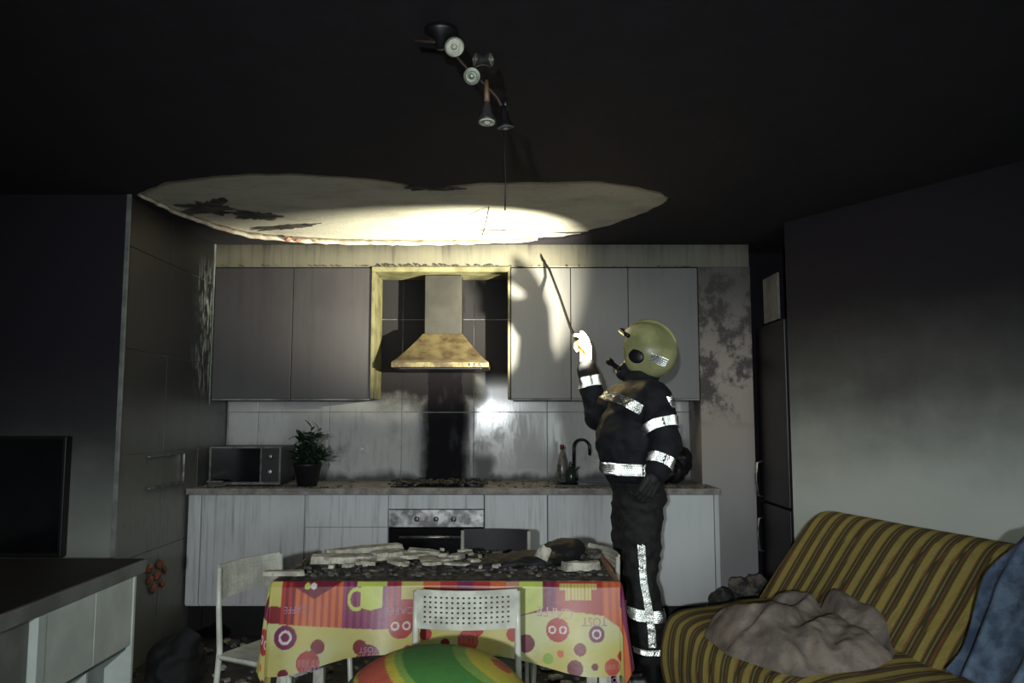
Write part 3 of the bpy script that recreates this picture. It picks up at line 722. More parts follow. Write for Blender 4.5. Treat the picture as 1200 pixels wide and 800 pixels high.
cloth_text('CAFFE', (640 - 317) / PX, .098, .046, M_LET); cloth_text('CAFFE', (463 - 317) / PX, .112, .038, M_LETP)
cloth_text('TOST', (365 - 317) / PX, (772 - 684) / PX, .030, M_LETP); cloth_text('TOST', (541 - 317) / PX, (750 - 684) / PX, .028, M_LETP)
cloth_text('TOST', (430 - 317) / PX, (765 - 684) / PX, .028, M_LETP); cloth_text('TOST', (704 - 317) / PX, (776 - 684) / PX, .022, M_LETP)
cloth_text('CAFFE', (345 - 317) / PX, .085, .03, M_LETP); cloth_text('TOST', (685 - 317) / PX, .118, .036, M_LETP)
# ash bed and plaster pieces on the table
rnd = random.Random(31)
def ash_f(u, v):
    x = TX0 + .012 + u * (W_ - .024); y = TY0 + .012 + v * (H_ - .024); e = min(u, 1 - u, v, 1 - v) * 8
    return Vector((x + noise.noise(Vector((x * 20, y * 20, 1))) * .01 * min(e, 1), y, TZ + .005 + min(1, e) * (.007 + .009 * (noise.noise(Vector((x * 14, y * 14, 0))) + .3) + .003 * noise.noise(Vector((x * 60, y * 60, 0))))))
o = grid('table_ash', 150, 80, ash_f, M_ASH); tag(o, 'dark ash and grit covering the tabletop', 'debris', kind='stuff')
bm = bmesh.new()
for k in range(520):
    x, y = rnd.uniform(TX0 + .02, TX1 - .02), rnd.uniform(TY0 + .02, TY1 - .02); s = rnd.uniform(.004, .013); chunk(bm, (x, y, TZ + .018), (s * 1.5, s, s), rnd)
for k in range(30):
    s = rnd.uniform(.01, .02); chunk(bm, (rnd.uniform(.20, .37), rnd.uniform(3.28, 3.48), TZ + .03), (s * 1.4, s, s), rnd)
tag(fin('table_grit', bm, M_RUB), 'loose dark grit lumps strewn over the tabletop', 'debris', kind='stuff')
PG = 'plaster pieces fallen on the table'
def piece(x, y, lx, ly, lz, rz, label, z=.022, tilt=0, mat=M_PLAST, n=10, nm='plaster_piece'):
    bm = bmesh.new(); slab(bm, Vector((0, 0, 0)), lx, ly, lz, rz, rnd, tilt, n + 3); o = fin(nm, bm, mat); o.location = (x, y, TZ + z); return tag(o, label, 'plaster', PG)
piece(-.60, 3.40, .30, .08, .022, .22, 'long pale plaster strip lying at the back left of the table', .03, -.05)
piece(-.66, 3.18, .27, .07, .028, .03, 'thick pale plaster bar at the middle left of the table', .024)
piece(-.50, 3.24, .13, .09, .028, .5, 'chunky plaster lump touching the right end of the thick bar', .030)
piece(-.83, 2.965, .16, .05, .016, .04, 'thin flat plaster slip at the front left corner of the table', .018)
piece(.26, 3.05, .145, .06, .030, .08, 'clean white plaster block near the front right of the table', .020)
piece(.11, 3.14, .05, .035, .05, .5, 'small upright white chip on the black cloth', .045, .5)
for k in range(26):
    x = rnd.uniform(-.78, -.05); y = 3.02 + rnd.random() * .40; s = rnd.uniform(.018, .05)
    piece(x, y, s, s * .6, rnd.uniform(.006, .014), rnd.uniform(0, 3), 'tiny pale plaster crumb among the larger chips on the table', .030, rnd.uniform(-.2, .2), n=5, nm='plaster_crumb')['group'] = 'tiny plaster crumbs on the table'
GEN = 'broken plaster chip among those scattered over the left half of the table'
for (x, y, a, b, c) in [(-.40, 3.27, .13, .09, .6), (-.33, 3.21, .12, .07, 2.), (-.27, 3.17, .09, .07, .2), (-.22, 3.22, .10, .05, 1.2), (-.44, 3.14, .09, .06, 2.3), (-.36, 3.33, .14, .07, .1), (-.47, 3.36, .12, .06, .3), (-.55, 3.10, .06, .05, 0), (-.30, 3.10, .10, .05, .9), (-.15, 3.15, .06, .04, 2), (-.74, 3.35, .06, .05, 1), (-.21, 3.10, .10, .05, .2)]:
    piece(x, y, a, b, rnd.uniform(.008, .018), c, GEN, .028 + rnd.uniform(0, .006), rnd.uniform(-.12, .12), n=8)
o = blob('black_cloth', [('e', (.07, 3.22, TZ + .028), (.20, .10, .025), (0, 0, .35)), ('e', (.20, 3.30, TZ + .045), (.10, .09, .045), (0, -.2, .5)), ('e', (-.10, 3.14, TZ + .022), (.13, .06, .018), (0, 0, .15))], simple('black burnt cloth', (.006, .006, .008), .7), None, .008, 3, .010, 16)
tag(o, 'crumpled burnt black cloth on the right half of the table', 'cloth')

# ------------------------------------------------------------------ chairs
def make_chair(label, shell=M_CHAIR, frame=M_CHAIR, wbk=.335, holes=True):
    """origin on the floor under the seat centre; sits facing +Y, backrest at -Y"""
    t = empty('dining_chair', (0, 0, 0), 0, label, 'chair', 'white perforated chairs around the table')
    h = wbk / 2
    for sx in (-1, 1):
        TB('rear_leg', [(sx * h, -.185, .765), (sx * h, -.180, .62), (sx * (h + .003), -.165, .46), (sx * (h + .008), -.175, .30), (sx * (h + .014), -.23, .0)], [.009, .0105, .0115, .011, .010], frame, t, 10)
        TB('front_leg', [(sx * (h + .002), -.160, .435), (sx * (h + .004), .14, .432), (sx * (h + .006), .175, .41), (sx * (h + .010), .20, .0)], [.009, .0105, .0105, .010], frame, t, 10)
    # perforated backrest: a curved strip with real holes
    bm = bmesh.new(); nc, nr = 16, 6; z0, z1 = .645, .772
    def P(u, v, d):
        x = (u - .5) * (wbk - .004); z = z0 + (z1 - z0) * v + .006 * math.sin(PI * u) * (1 if v > .5 else -1) * 0
        y = -.186 - .030 * math.sin(PI * u) * 1.0 + d - .02 * (v - .5) * .5; return (x, y, z)
    us = [0]; vs = [0]
    for i in range(nc): us += [(.06 + .88 * (i + .30) / nc), (.06 + .88 * (i + .70) / nc)]
    for j in range(nr): vs += [(.12 + .76 * (j + .30) / nr), (.12 + .76 * (j + .68) / nr)]
    us.append(1); vs.append(1)
    G = {}
    for d, s in ((0.004, 0), (-.004, 1)):
        for i, u in enumerate(us):
            for j, v in enumerate(vs): G[i, j, s] = bm.verts.new(P(u, v, d))
    solid = {}
    for i in range(len(us) - 1):
        for j in range(len(vs) - 1): solid[i, j] = not holes or not (i % 2 == 1 and j % 2 == 1)
    for (i, j), s_ in solid.items():
        for s in (0, 1):
            if s_: bm.faces.new((G[i, j, s], G[i + 1, j, s], G[i + 1, j + 1, s], G[i, j + 1, s]))
        for (di, dj, a, b) in ((-1, 0, (i, j), (i, j + 1)), (1, 0, (i + 1, j), (i + 1, j + 1)), (0, -1, (i, j), (i + 1, j)), (0, 1, (i, j + 1), (i + 1, j + 1))):
            nb = solid.get((i + di, j + dj), False)
            if s_ and not nb: bm.faces.new((G[a[0], a[1], 0], G[b[0], b[1], 0], G[b[0], b[1], 1], G[a[0], a[1], 1]))
    fin('backrest', bm, shell, t)
    bm = bmesh.new()      # seat: shallow dished panel with rolled front
    def S(u, v, d):
        x = (u - .5) * (wbk + .03); y = -.17 + v * .38; z = .448 - .016 * math.sin(PI * u) * math.sin(PI * v) + d - (.018 if v > .95 else 0); return (x, y, z)
    N = 10; g = {}
    for s, d in ((0, 0), (1, -.012)):
        for i in range(N + 1):
            for j in range(N + 1): g[i, j, s] = bm.verts.new(S(i / N, j / N, d))
    for i in range(N):
        for j in range(N):
            for s in (0, 1): bm.faces.new((g[i, j, s], g[i + 1, j, s], g[i + 1, j + 1, s], g[i, j + 1, s]))
    for i in range(N):
        for a, b in (((i, 0), (i + 1, 0)), ((i, N), (i + 1, N)), ((0, i), (0, i + 1)), ((N, i), (N, i + 1))): bm.faces.new((g[(*a, 0)], g[(*b, 0)], g[(*b, 1)], g[(*a, 1)]))
    fin('seat', bm, shell, t)
    return t
ch = make_chair('white perforated chair with its back to the camera, in front of the table'); ch.location = (-.152, 2.875, 0); ch.rotation_euler.z = R(1)
c2 = copy_tree(ch); c2['label'] = 'white perforated chair at the left end of the table'; c2.location = (-.875, 3.17, 0); c2.rotation_euler.z = R(-116)
c3 = copy_tree(ch); c3['label'] = 'white perforated chair at the right end of the table, mostly hidden'; c3.location = (.21, 3.44, 0); c3.rotation_euler.z = R(106)
c4 = make_chair('soot-blackened chair with white posts standing behind the table', M_CHAIRB, holes=False); c4.location = (-.095, 3.90, .0); c4.rotation_euler.z = R(176)
for o in c4.children:
    if o.name.startswith('backrest'): o['label'] = 'soot-blackened backrest'
# ------------------------------------------------------------------ striped pouf in the foreground
def pouf_pt(u, v):
    a = u * 2 * PI; t = v * PI; r = math.sin(t); q = abs(math.cos(t)); x = .33 * r ** .8 * math.cos(a); y = .31 * r ** .8 * math.sin(a); z = .33 - .33 * math.copysign(q ** .85, math.cos(t - PI)) * -1
    return x, y, z
POUF = Vector((-.205, 2.20, 0))
def pf(u, v):
    a = u * 2 * PI; t = v * PI; r = max(0, math.sin(t)) ** .75; z = .355 + .355 * math.copysign(abs(math.cos(t)) ** .9, math.cos(t))
    d = .008 * noise.noise(Vector((math.cos(a) * 3, math.sin(a) * 3, z * 5)))
    return Vector(((.315 + d) * r * math.cos(a), (.30 + d) * r * math.sin(a), z - .03 * math.cos(a) * 0))
GRN, DGR, YLW, ORR = (.055, .20, .035), (.02, .11, .035), (.50, .42, .05), (.48, .09, .05)
def pc(u, v):
    p = pf(u, v); q = p.z + .55 * p.x + .04 * p.y + .008 * noise.noise(p * 6) - .03
    for lim, c in ((.738, ORR), (.720, YLW), (.705, (.20, .33, .06)), (.625, GRN), (.610, (.20, .33, .06)), (.590, YLW), (.515, ORR), (.50, YLW), (.45, DGR), (.40, GRN), (.38, YLW), (.30, ORR), (.28, YLW), (.15, GRN)):
        if q > lim - .0: return c
    return DGR
o = grid('striped_pouf', 256, 160, pf, vcol('striped woven cotton', .9, .25, 30, .5), None, pc); o.location = POUF
tag(o, 'round green, red and yellow striped pouf in the foreground', 'pouf')

# ------------------------------------------------------------------ sofa
SO = Vector((.70, 3.93, 0)); SA = R(14)
sf = empty('sofa', SO, SA, 'low sofa bed covered in a mustard and brown striped throw', 'sofa')
# local axes: +x from front edge to back, -y along the length towards the camera
LEN = 2.05
def sofa_prof(kind, s):
    if kind == 'seat':
        P = [(.0, .10), (-.02, .22), (-.005, .36), (.05, .415), (.20, .44), (.38, .455), (.50, .46), (.58, .455), (.60, .35), (.60, .12)]
    else:
        P = [(.49, .42), (.55, .50), (.65, .63), (.74, .75), (.82, .84), (.89, .87), (.96, .845), (.99, .76), (.96, .55), (.90, .30), (.88, .12)]
    f = s * (len(P) - 1); i = min(int(f), len(P) - 2); t = f - i
    p0, p1, p2, p3 = P[max(i - 1, 0)], P[i], P[i + 1], P[min(i + 2, len(P) - 1)]
    c = lambda k: .5 * (2 * p1[k] + (p2[k] - p0[k]) * t + (2 * p0[k] - 5 * p1[k] + 4 * p2[k] - p3[k]) * t * t + (3 * p1[k] - p0[k] - 3 * p2[k] + p3[k]) * t ** 3)
    return c(0), c(1)
def sofa_surf(kind):
    cx, cz = ((.30, .25) if kind == 'seat' else (.86, .5))
    def f(u, v):
        x, z = sofa_prof(kind, v)
        L = u * LEN; end = .11
        # round over the two ends
        e = min(u * LEN / end, (1 - u) * LEN / end, 1); k = math.sqrt(max(0, 1 - (1 - e) ** 2)); kk = .80 + .20 * k
        if e <= 0.0: kk = .80
        x2 = cx + (x - cx) * kk if kind == 'seat' else x; z2 = .02 + (z - .02) * (.86 + .14 * k) if kind != 'seat' else .02 + (z - .02) * (.88 + .12 * k)
        if kind == 'seat': z2 += .010 * noise.noise(Vector((x * 5, L * 4, 0))); x2 += .015 * noise.noise(Vector((1, L * 6, z * 4)))
        else: z2 += .008 * noise.noise(Vector((x * 4, L * 3, 5))); x2 += .012 * noise.noise(Vector((4, L * 3, z * 4)))
        return Vector((x2, -L, z2))
    return f
def sofa_col(u, v):
    L = u * LEN + .012 * noise.noise(Vector((v * 3, u * 6, 1))); k = (L / .098) % 1
    g = noise.noise(Vector((u * 300, v * 120, 0))) * .25
    if k < .38: c = (.47, .375, .10)
    elif k < .46: c = (.36, .17, .06)
    elif k < .60: c = (.085, .080, .028)
    elif k < .66: c = (.33, .29, .10)
    elif k < .80: c = (.075, .060, .030)
    elif k < .88: c = (.26, .105, .04)
    else: c = (.10, .088, .03)
    return tuple(max(0, q * (1 + g)) for q in c)
M_SOFA = vcol('woven striped throw', .95, .30, 14, .8, .006, (.03, .025, .015))
def closed(name, kind):
    f = sofa_surf(kind); o = grid(name, 300, 60, f, M_SOFA, sf, sofa_col)
    me = o.data; bm = bmesh.new(); bm.from_mesh(me); bmesh.ops.holes_fill(bm, edges=[e for e in bm.edges if e.is_boundary], sides=0)
    bm.to_mesh(me); bm.free()
    for p in me.polygons: p.use_smooth = len(p.vertices) < 5
    return o
closed('seat', 'seat'); closed('backrest', 'back')
for x in (.12, .74):
    for y in (-.2, -LEN + .2): BX('leg', x - .025, x + .025, y - .025, y + .025, 0, .13, M_BLACK, sf, .002)
BX('base_frame', .08, .84, -LEN + .12, -.12, .10, .20, M_BLACK, sf, .01)
# blanket heaped on the seat
def heap(name, O, rx, ry, hfun, mat, label, cat, n=110, thick=.0, seed=0, rot=0, base=0.0, zmin=None):
    cr, sr = math.cos(rot), math.sin(rot)
    def f(u, v):
        a = u * 2 * PI; r = v; lobe = 1 + .10 * noise.noise(Vector((math.cos(a) * 2, math.sin(a) * 2, seed)))
        x, y = rx * r * lobe * math.cos(a), ry * r * lobe * math.sin(a)
        p = Vector((x, y, seed)); wx = x + .10 * noise.noise(p * 4); wy = y + .10 * noise.noise(p * 4 + Vector((7, 0, 0)))
        rid = math.sin(2.2 + (wx * 15 + wy * 9) + 2.0 * noise.noise(p * 3.2)) * .5 + .3; n_ = noise.noise(Vector((wx * 5 - wy * 6, wy * 4 + wx * 3, seed + 4))); rid2 = 1 - n_ * n_ * 9
        env = (1 - r ** 7); follow = 1.15 * max(0, x + .27 - .46)
        z = env * (hfun(x, y) + .045 * rid + .030 * rid2 + .008 * noise.noise(p * 22)) + follow
        return Vector((O[0] + x * cr - y * sr, O[1] + x * sr + y * cr, O[2] + base + z))
    o = grid(name, n * 2, n, f, mat); tag(o, label, cat); return o
seat_w = lambda x, y: Vector((SO.x + x * math.cos(SA) - y * math.sin(SA), SO.y + x * math.sin(SA) + y * math.cos(SA)))
p = seat_w(.27, -.72)
heap('blanket', (p.x, p.y, .42), .32, .42, lambda x, y: .06 + .10 * math.exp(-((x - .14) / .13) ** 2 - ((y - .16) / .20) ** 2) + .06 * math.exp(-((x + .12) / .12) ** 2 - ((y + .05) / .2) ** 2), M_BLANKET, 'crumpled brown-grey blanket heaped on the sofa seat', 'blanket', seed=3, rot=SA)
# jeans thrown over the backrest near the camera
def jeans_f(u, v):
    # u along the sofa, v from the front hem up over the top and down behind
    y = -1.31 - u * .45; s = v
    path = [(.50, .46), (.57, .58), (.67, .71), (.75, .82), (.83, .905), (.90, .925), (.98, .90), (1.05, .80), (1.06, .66)]
    f = s * (len(path) - 1); i = min(int(f), len(path) - 2); t = f - i; x = path[i][0] * (1 - t) + path[i + 1][0] * t; z = path[i][1] * (1 - t) + path[i + 1][1] * t
    fold = .022 * (1 - abs(math.sin(u * 13 + 2 * s + noise.noise(Vector((u * 3, s * 3, 0))) * 2))) + .018 * noise.noise(Vector((u * 7, s * 4, 2)))
    y += .04 * math.sin(s * 5) * (.5 - u) + (.03 * noise.noise(Vector((s * 5, 0, 9))))
    up = s
    return Vector((x - fold * (1 - up) - .025 * (1 - up), y, z + fold * .9 + .012))
o = grid('jeans', 90, 90, jeans_f, M_JEANS, None, None, .008); o.location = SO; o.rotation_euler = (0, 0, SA); tag(o, 'blue denim garment hung over the sofa backrest at the right edge', 'clothing')
# small dark things behind the sofa end, by the fridge foot
o = blob('dark_bundle', [('e', (1.20, 4.62, .12), (.11, .12, .12), (0, 0, 0)), ('e', (1.17, 4.60, .29), (.05, .07, .09), (0, .5, 0)), ('e', (1.25, 4.6, .24), (.06, .06, .06), (0, 0, 0))], M_CHAIRB, None, .010, 2, .03, 14); tag(o, 'dark bundle on the floor between sofa and pier', 'bundle')
o = blob('pale_bundle', [('e', (1.38, 4.86, .17), (.10, .08, .17), (0, 0, 0)), ('e', (1.37, 4.82, .33), (.09, .06, .04), (.2, .4, .3)), ('e', (1.43, 4.80, .36), (.05, .06, .03), (.2, -.4, .3))], M_RUB, None, .009, 2, .03, 16); tag(o, 'grey-brown bundle standing beside the pier foot by the fridge', 'bundle')

# ------------------------------------------------------------------ hanging spotlight fixture
lf = empty('spotlight_bar', (-.095, 2.31, 2.50), 0, 'sagging ceiling bar with five small reflector spots', 'ceiling lamp')
TB('bar', [(-.20, 0, -.035), (-.13, 0, -.04), (-.085, 0, -.07), (-.03, .01, -.13), (.01, .02, -.16), (.05, .03, -.20), (.075, .03, -.25)], .005, simple('rusty bar', (.06, .035, .03), .6, .5), lf, 8)
bm = bmesh.new(); lathe(bm, [(.05, 0), (.05, -.015), (.02, -.03), (.012, -.06)], 24, Matrix.Translation((-.12, 0, .0))); fin('ceiling_rose', bm, M_BLACK, lf, True)
def spot(loc, d, face, bodymat, s=1.0):
    M = Matrix.Translation(loc) @ Vector(d).to_track_quat('Z', 'Y').to_matrix().to_4x4() @ Matrix.Scale(s, 4)
    bm = bmesh.new(); lathe(bm, [(.008, -.062), (.010, -.045), (.013, -.040), (.015, -.022), (.021, -.010), (.026, .0), (.0268, .003), (.0225, .003)], 28, M)
    o = fin('spot_bulb', bm, bodymat, lf, True)
    bm = bmesh.new(); lathe(bm, [(.0222, .0032), (.0222, .0045), (.016, .0065), (.015, .004), (.0085, .004), (.008, .010), (.004, .012)], 28, M); fin('lens', bm, face, o, True)
    return o
L0 = Vector((-.10, 2.42, 2.50))
def lp(px, py, Y):   # offsets were worked out in metres
    pass
M_LB = simple('dark lamp body', (.09, .09, .085), .3, .6)
spot((-.078, -.01, -.060), (-.05, -1, -.22), M_LAMPW, M_LAMPG, 1.12)
spot((-.025, -.01, -.150), (-.1, -.9, -.45), M_LAMPG, M_LAMPG, .95)
spot((.020, 0.0, -.285), (0.0, -.12, -1), M_LAMPW, M_LB, 1.1)
spot((-.015, .01, -.090), (-1, -.3, .0), M_LAMPG, M_LB, .85); spot((.03, .01, -.090), (1, -.3, .0), M_LAMPG, M_LB, .85)
spot((.075, .03, -.29), (.1, .1, -1), M_GREYP, M_BLACK, 1.0)
TB('socket_stem', [(.018, .01, -.155), (.020, 0, -.225)], [.006, .009], simple('brown ceramic', (.16, .09, .05), .5), lf, 10)
TB('socket_stem', [(.075, .03, -.2), (.075, .03, -.235)], [.006, .009], M_BLACK, lf, 10)
TB('cable', [(.078, .03, -.25), (.072, .03, -.36), (.076, .03, -.46), (.074, .03, -.55)], .0022, M_BLACK, lf, 6)
o = TB('dangling_wire', [(-.13, 4.40, 2.518), (-.145, 4.45, 2.46), (-.16, 4.52, 2.42), (-.175, 4.55, 2.385)], .0030, M_BLACK, None, 6); tag(o, 'short black wire dangling from the bare ceiling patch', 'wire')

# ------------------------------------------------------------------ the firefighter
pe = empty('person', (.66, 4.15, 0), 0, 'firefighter in dark turnout gear and yellow-green helmet poking upward with a hook', 'person')
def pb(name, parts, mat, **kw):
    o = blob(name, parts, mat, pe, **kw); o.location = (-.66, -4.15, 0); return o
def PF(o): o.location = (-.66, -4.15, 0); return o
PEL = (.648, 4.15, .98); CH = (.635, 4.15, 1.32); NK = (.665, 4.14, 1.53); HD = (.690, 4.14, 1.665)
SL, EL, WL = (.705, 3.970, 1.430), (.755, 3.900, 1.205), (.700, 3.860, 1.085)
SRr, ERr, WRr = (.590, 4.300, 1.430), (.470, 4.400, 1.335), (.420, 4.435, 1.605)
HL, KL, AL = (.655, 4.07, .93), (.640, 4.06, .54), (.690, 4.04, .13)
HR, KR, AR = (.640, 4.23, .93), (.610, 4.25, .54), (.640, 4.27, .13)
fdir = Vector((-.80, .42, .43)).normalized()      # where the face looks
fx = fdir; fy = Vector((0, 0, 1)).cross(fx).normalized(); fz = fx.cross(fy).normalized()   # head frame: x forward, y to his left, z crown
MH = Matrix.Translation(HD) @ Matrix((fx, fy, fz)).transposed().to_4x4()
def h(x, y, z): return tuple(MH @ Vector((x, y, z)))
body = [('c', PEL, CH, .12, .13), ('c', CH, NK, .11, .055), ('c', NK, HD, .055, .058), ('c', SL, EL, .05, .04), ('c', EL, WL, .04, .03), ('c', SRr, ERr, .05, .04), ('c', ERr, WRr, .04, .03), ('c', CH, SL, .09, .055), ('c', CH, SRr, .09, .055),
        ('c', HL, KL, .08, .055), ('c', KL, AL, .055, .04), ('c', HR, KR, .08, .055), ('c', KR, AR, .055, .04), ('c', PEL, HL, .1, .08), ('c', PEL, HR, .1, .08)]
for c_, r_ in ((h(0, 0, .02), .088), (h(.02, 0, -.03), .075), (h(.045, 0, -.075), .040)): body.append(('e', c_, (r_, r_ * .88, r_), (0, 0, 0)))
body += [('c', h(.088, 0, .012), h(.108, 0, -.018), .010, .014), ('c', h(.078, -.02, -.052), h(.078, .02, -.052), .010, .010), ('e', h(0, .078, -.005), (.014, .010, .026), (0, 0, 0)), ('e', h(0, -.078, -.005), (.014, .010, .026), (0, 0, 0)), ('c', h(.080, -.04, .035), h(.080, .04, .035), .012, .012)]
pb('body', body, M_SKIN, voxel=.008, smooth=2)
for s in (-1, 1):
    bm = bmesh.new(); bmesh.ops.create_uvsphere(bm, u_segments=14, v_segments=10, radius=.012, matrix=Matrix.Translation(h(.078, s * .030, .014))); PF(fin('eye', bm, M_WHITE, pe, True))
# jacket
jk = [('c', (.640, 4.15, 1.04), (.628, 4.15, 1.24), .140, .160), ('c', (.628, 4.15, 1.24), (.655, 4.15, 1.40), .160, .135), ('c', (.655, 4.15, 1.40), (.675, 4.145, 1.52), .13, .080),
      ('e', (.618, 4.15, 1.22), (.182, .205, .20), (0, 0, 0)), ('e', (.632, 4.15, 1.07), (.165, .195, .09), (0, 0, 0)), ('e', (.650, 4.15, 1.38), (.145, .235, .13), (0, 0, 0)),
      ('c', (.65, 4.10, 1.43), SL, .10, .086), ('c', (.645, 4.2, 1.43), SRr, .10, .086), ('c', SL, EL, .084, .070), ('c', EL, WL, .068, .054), ('c', SRr, ERr, .084, .068), ('c', ERr, WRr, .064, .050), ('c', NK, (.690, 4.14, 1.585), .080, .082)]
jacket = pb('jacket', jk, M_CLOTHN, voxel=.009, smooth=6, disp=.014, dscale=8, seed=3, stretch=1.2)
hang = [('e', h(-.04, 0, -.075), (.085, .085, .055), (0, 0, 0)), ('c', h(-.03, .055, -.06), h(.045, .05, -.10), .030, .028), ('c', h(-.03, -.055, -.06), h(.045, -.05, -.10), .030, .028), ('c', h(.045, .05, -.10), h(.045, -.05, -.10), .028, .028), ('e', h(.03, 0, -.12), (.075, .075, .05), (0, 0, 0))]
pb('neck_guard', hang, M_CLOTHN, voxel=.008, smooth=3, disp=.004, dscale=20)
tr = [('c', (.645, 4.15, 1.02), (.645, 4.15, .92), .130, .122), ('c', HL, KL, .108, .080), ('c', KL, (AL[0] - .005, AL[1], .20), .080, .078), ('c', HR, KR, .112, .086), ('c', KR, (AR[0] - .005, AR[1], .20), .088, .078), ('c', HL, HR, .115, .115)]
pb('trousers', tr, M_TROU, voxel=.009, smooth=4, disp=.014, dscale=9, seed=8, stretch=1.5)
for A in (AL, AR):
    x, y = A[0], A[1]
    pb('boot', [('c', (x, y, .20), (x + .005, y, .075), .062, .052), ('c', (x + .03, y, .045), (x - .16, y + .03, .038), .045, .040), ('e', (x - .15, y + .03, .04), (.06, .048, .038), (0, 0, 0)), ('e', (x - .05, y + .012, .018), (.15, .05, .018), (0, 0, -.18))], M_BLACK, voxel=.008, smooth=3)
# helmet
hv = []; NHU, NHV = 64, 40
def helm(u, v):
    a = u * 2 * PI; t = v   # t 0 crown .. 1 rim ; a=0 front
    fr_ = math.cos(a); sd_ = abs(math.sin(a))
    rimz = -.030 if fr_ > .55 else -.105
    k = max(0, min(1, (fr_ - .25) / .45)); k = k * k * (3 - 2 * k)
    rimz = -.115 * (1 - k) + .045 * k - .012 * max(0, -fr_)
    th_max = math.acos(max(-1, min(1, (rimz - .02) / .145)))
    th = t * th_max; r = math.sin(th); z = .02 + .142 * math.cos(th)
    x = .158 * r * math.cos(a) - .006; y = .128 * r * math.sin(a)
    if z < 0: y *= 1 + .10 * math.exp(-((x - .005) / .06) ** 2) * min(1, -z / .05)
    z += .008 * math.exp(-(y / .018) ** 2) * (math.sin(th) if th < 1.4 else 0)
    return MH @ Vector((x, y, z))
hl = PF(grid('helmet', NHU, NHV, helm, M_HELM, pe, None, .007)); hl['label'] = 'yellow-green helmet'
def hchild(name, parts, mat, **kw):
    o = blob(name, parts, mat, hl, **kw); return o
bm = bmesh.new(); lathe(bm, [(.042, -.012), (.042, .003), (.034, .007)], 28, MH @ Matrix.Translation((-.008, .126, -.020)) @ Matrix.Rotation(-PI / 2, 4, 'X') @ Matrix.Diagonal((1, .85, 1, 1)))
fin('ear_plate', bm, M_BLACK, hl, True)
# lifted visor frame across the brow, brow lamp bracket
vis = []
for s in range(13):
    a = (s / 12 - .5) * 2.2; vis.append(h(.170 * math.cos(a) - .004, .137 * math.sin(a), .052 + .012 * math.cos(a)))
TB('visor_frame', vis, .011, M_BLACK, hl, 8)
TB('comb', [h(.155 * math.cos(a) - .006, 0, .025 + .150 * math.sin(a)) for a in [k * PI / 14 + .35 for k in range(11)]], [.004] + [.009] * 9 + [.004], M_HELM, hl, 8)

# prismatic tape: corner-cube cells mapped on a curved band
def tape(name, f, w_, h_, parent, a=.011):
    """f(s,t)->(point, normal) with s in metres along, t across; every cell is a mirror corner"""
    bm = bmesh.new(); hh = a * math.sqrt(3) / 2; cache = {}
    def V(i, j):
        if (i, j) not in cache:
            s = (i + (j % 2) * .5) * a; t = j * hh; p, n = f(min(s, w_), min(t, h_)); cache[i, j] = (bm.verts.new(p + n * .0075), s, t)
        return cache[i, j]
    ni, nj = max(1, int(round(w_ / a))), max(1, int(round(h_ / hh)))
    for j in range(nj):
        for i in range(ni):
            o_ = j % 2
            for tri in (((i, j), (i + 1, j), (i + o_, j + 1)), ((i + 1, j), (i + 1 + o_, j + 1), (i + o_, j + 1))):
                vs = [V(*q) for q in tri]; s = sum(v[1] for v in vs) / 3; t = sum(v[2] for v in vs) / 3
                p, n = f(min(s, w_), min(t, h_)); c = sum((v[0].co for v in vs), Vector()) / 3
                ap = bm.verts.new(c - n * (a / math.sqrt(6)))
                for q in range(3):
                    try: bm.faces.new((vs[q][0], vs[(q + 1) % 3][0], ap))
                    except ValueError: pass
    me = bpy.data.meshes.new(name); bm.to_mesh(me); bm.free(); return link(name, me, M_RETRO, parent)
from mathutils.bvhtree import BVHTree
def bvh(o): return BVHTree.FromPolygons([v.co[:] for v in o.data.vertices], [p.vertices[:] for p in o.data.polygons])
trous = [o for o in pe.children if o.name.startswith('trousers')][0]
BV = {'j': bvh(jacket), 't': bvh(trous)}
def tape_on(obj_key, A, B, width, up, name='reflective_stripe', org=None, parent=None):
    """tape from direction point A to B (seen from the camera side), shrink-wrapped on the garment by rays from A+d to the body axis"""
    bv = BV[obj_key]; A = Vector(A); B = Vector(B); up = Vector(up).normalized(); L = (B - A).length
    dr = Vector(org) if org else Vector((0, 1, 0))
    def f(s, t):
        p = A.lerp(B, s / L) + up * (t - width / 2)
        hit, n, _, _ = bv.ray_cast(p - dr * 1.0, dr)
        if hit is None:
            q, n, _, _ = bv.find_nearest(p)
            return q, n
        # average normal for steadiness
        return hit, n
    o = tape(name, f, L, width, parent or pe); PF(o); return o
def ring_tape(obj_key, c, axis, width, a0, a1, start, maxd=.35, name='reflective_stripe'):
    """tape around a limb or trunk, from angle a0 to a1"""
    bv = BV[obj_key]; c = Vector(c); axis = Vector(axis).normalized(); s_ = Vector(start); s_ = (s_ - axis * s_.dot(axis)).normalized(); s2 = axis.cross(s_)
    def g(ang, t):
        d = s_ * math.cos(ang) + s2 * math.sin(ang); o_ = c + axis * (t - width / 2)
        # cast outward from the axis to stay on this limb
        hit, n, _, dist = bv.ray_cast(o_, d, maxd)
        if hit is None: hit = o_ + d * min(maxd, .1); n = d
        return hit, d
    rad = (g((a0 + a1) / 2, width / 2)[0] - c).length
    L = abs(a1 - a0) * rad
    o = tape(name, lambda s, t: g(a0 + (a1 - a0) * s / L, t), L, width, pe); PF(o); return o
CAMD = (0, -1, 0)
ring_tape('j', (.640, 4.15, 1.075), (0.02, 0, 1), .058, 0, 2 * PI, CAMD)                       # hem band
tape_on('j', (.485, 3, 1.462), (.635, 3, 1.372), .050, (.5, 0, .85)); tape_on('j', (.762, 3, 1.440), (.790, 3, 1.375), .028, (1, 0, .3))
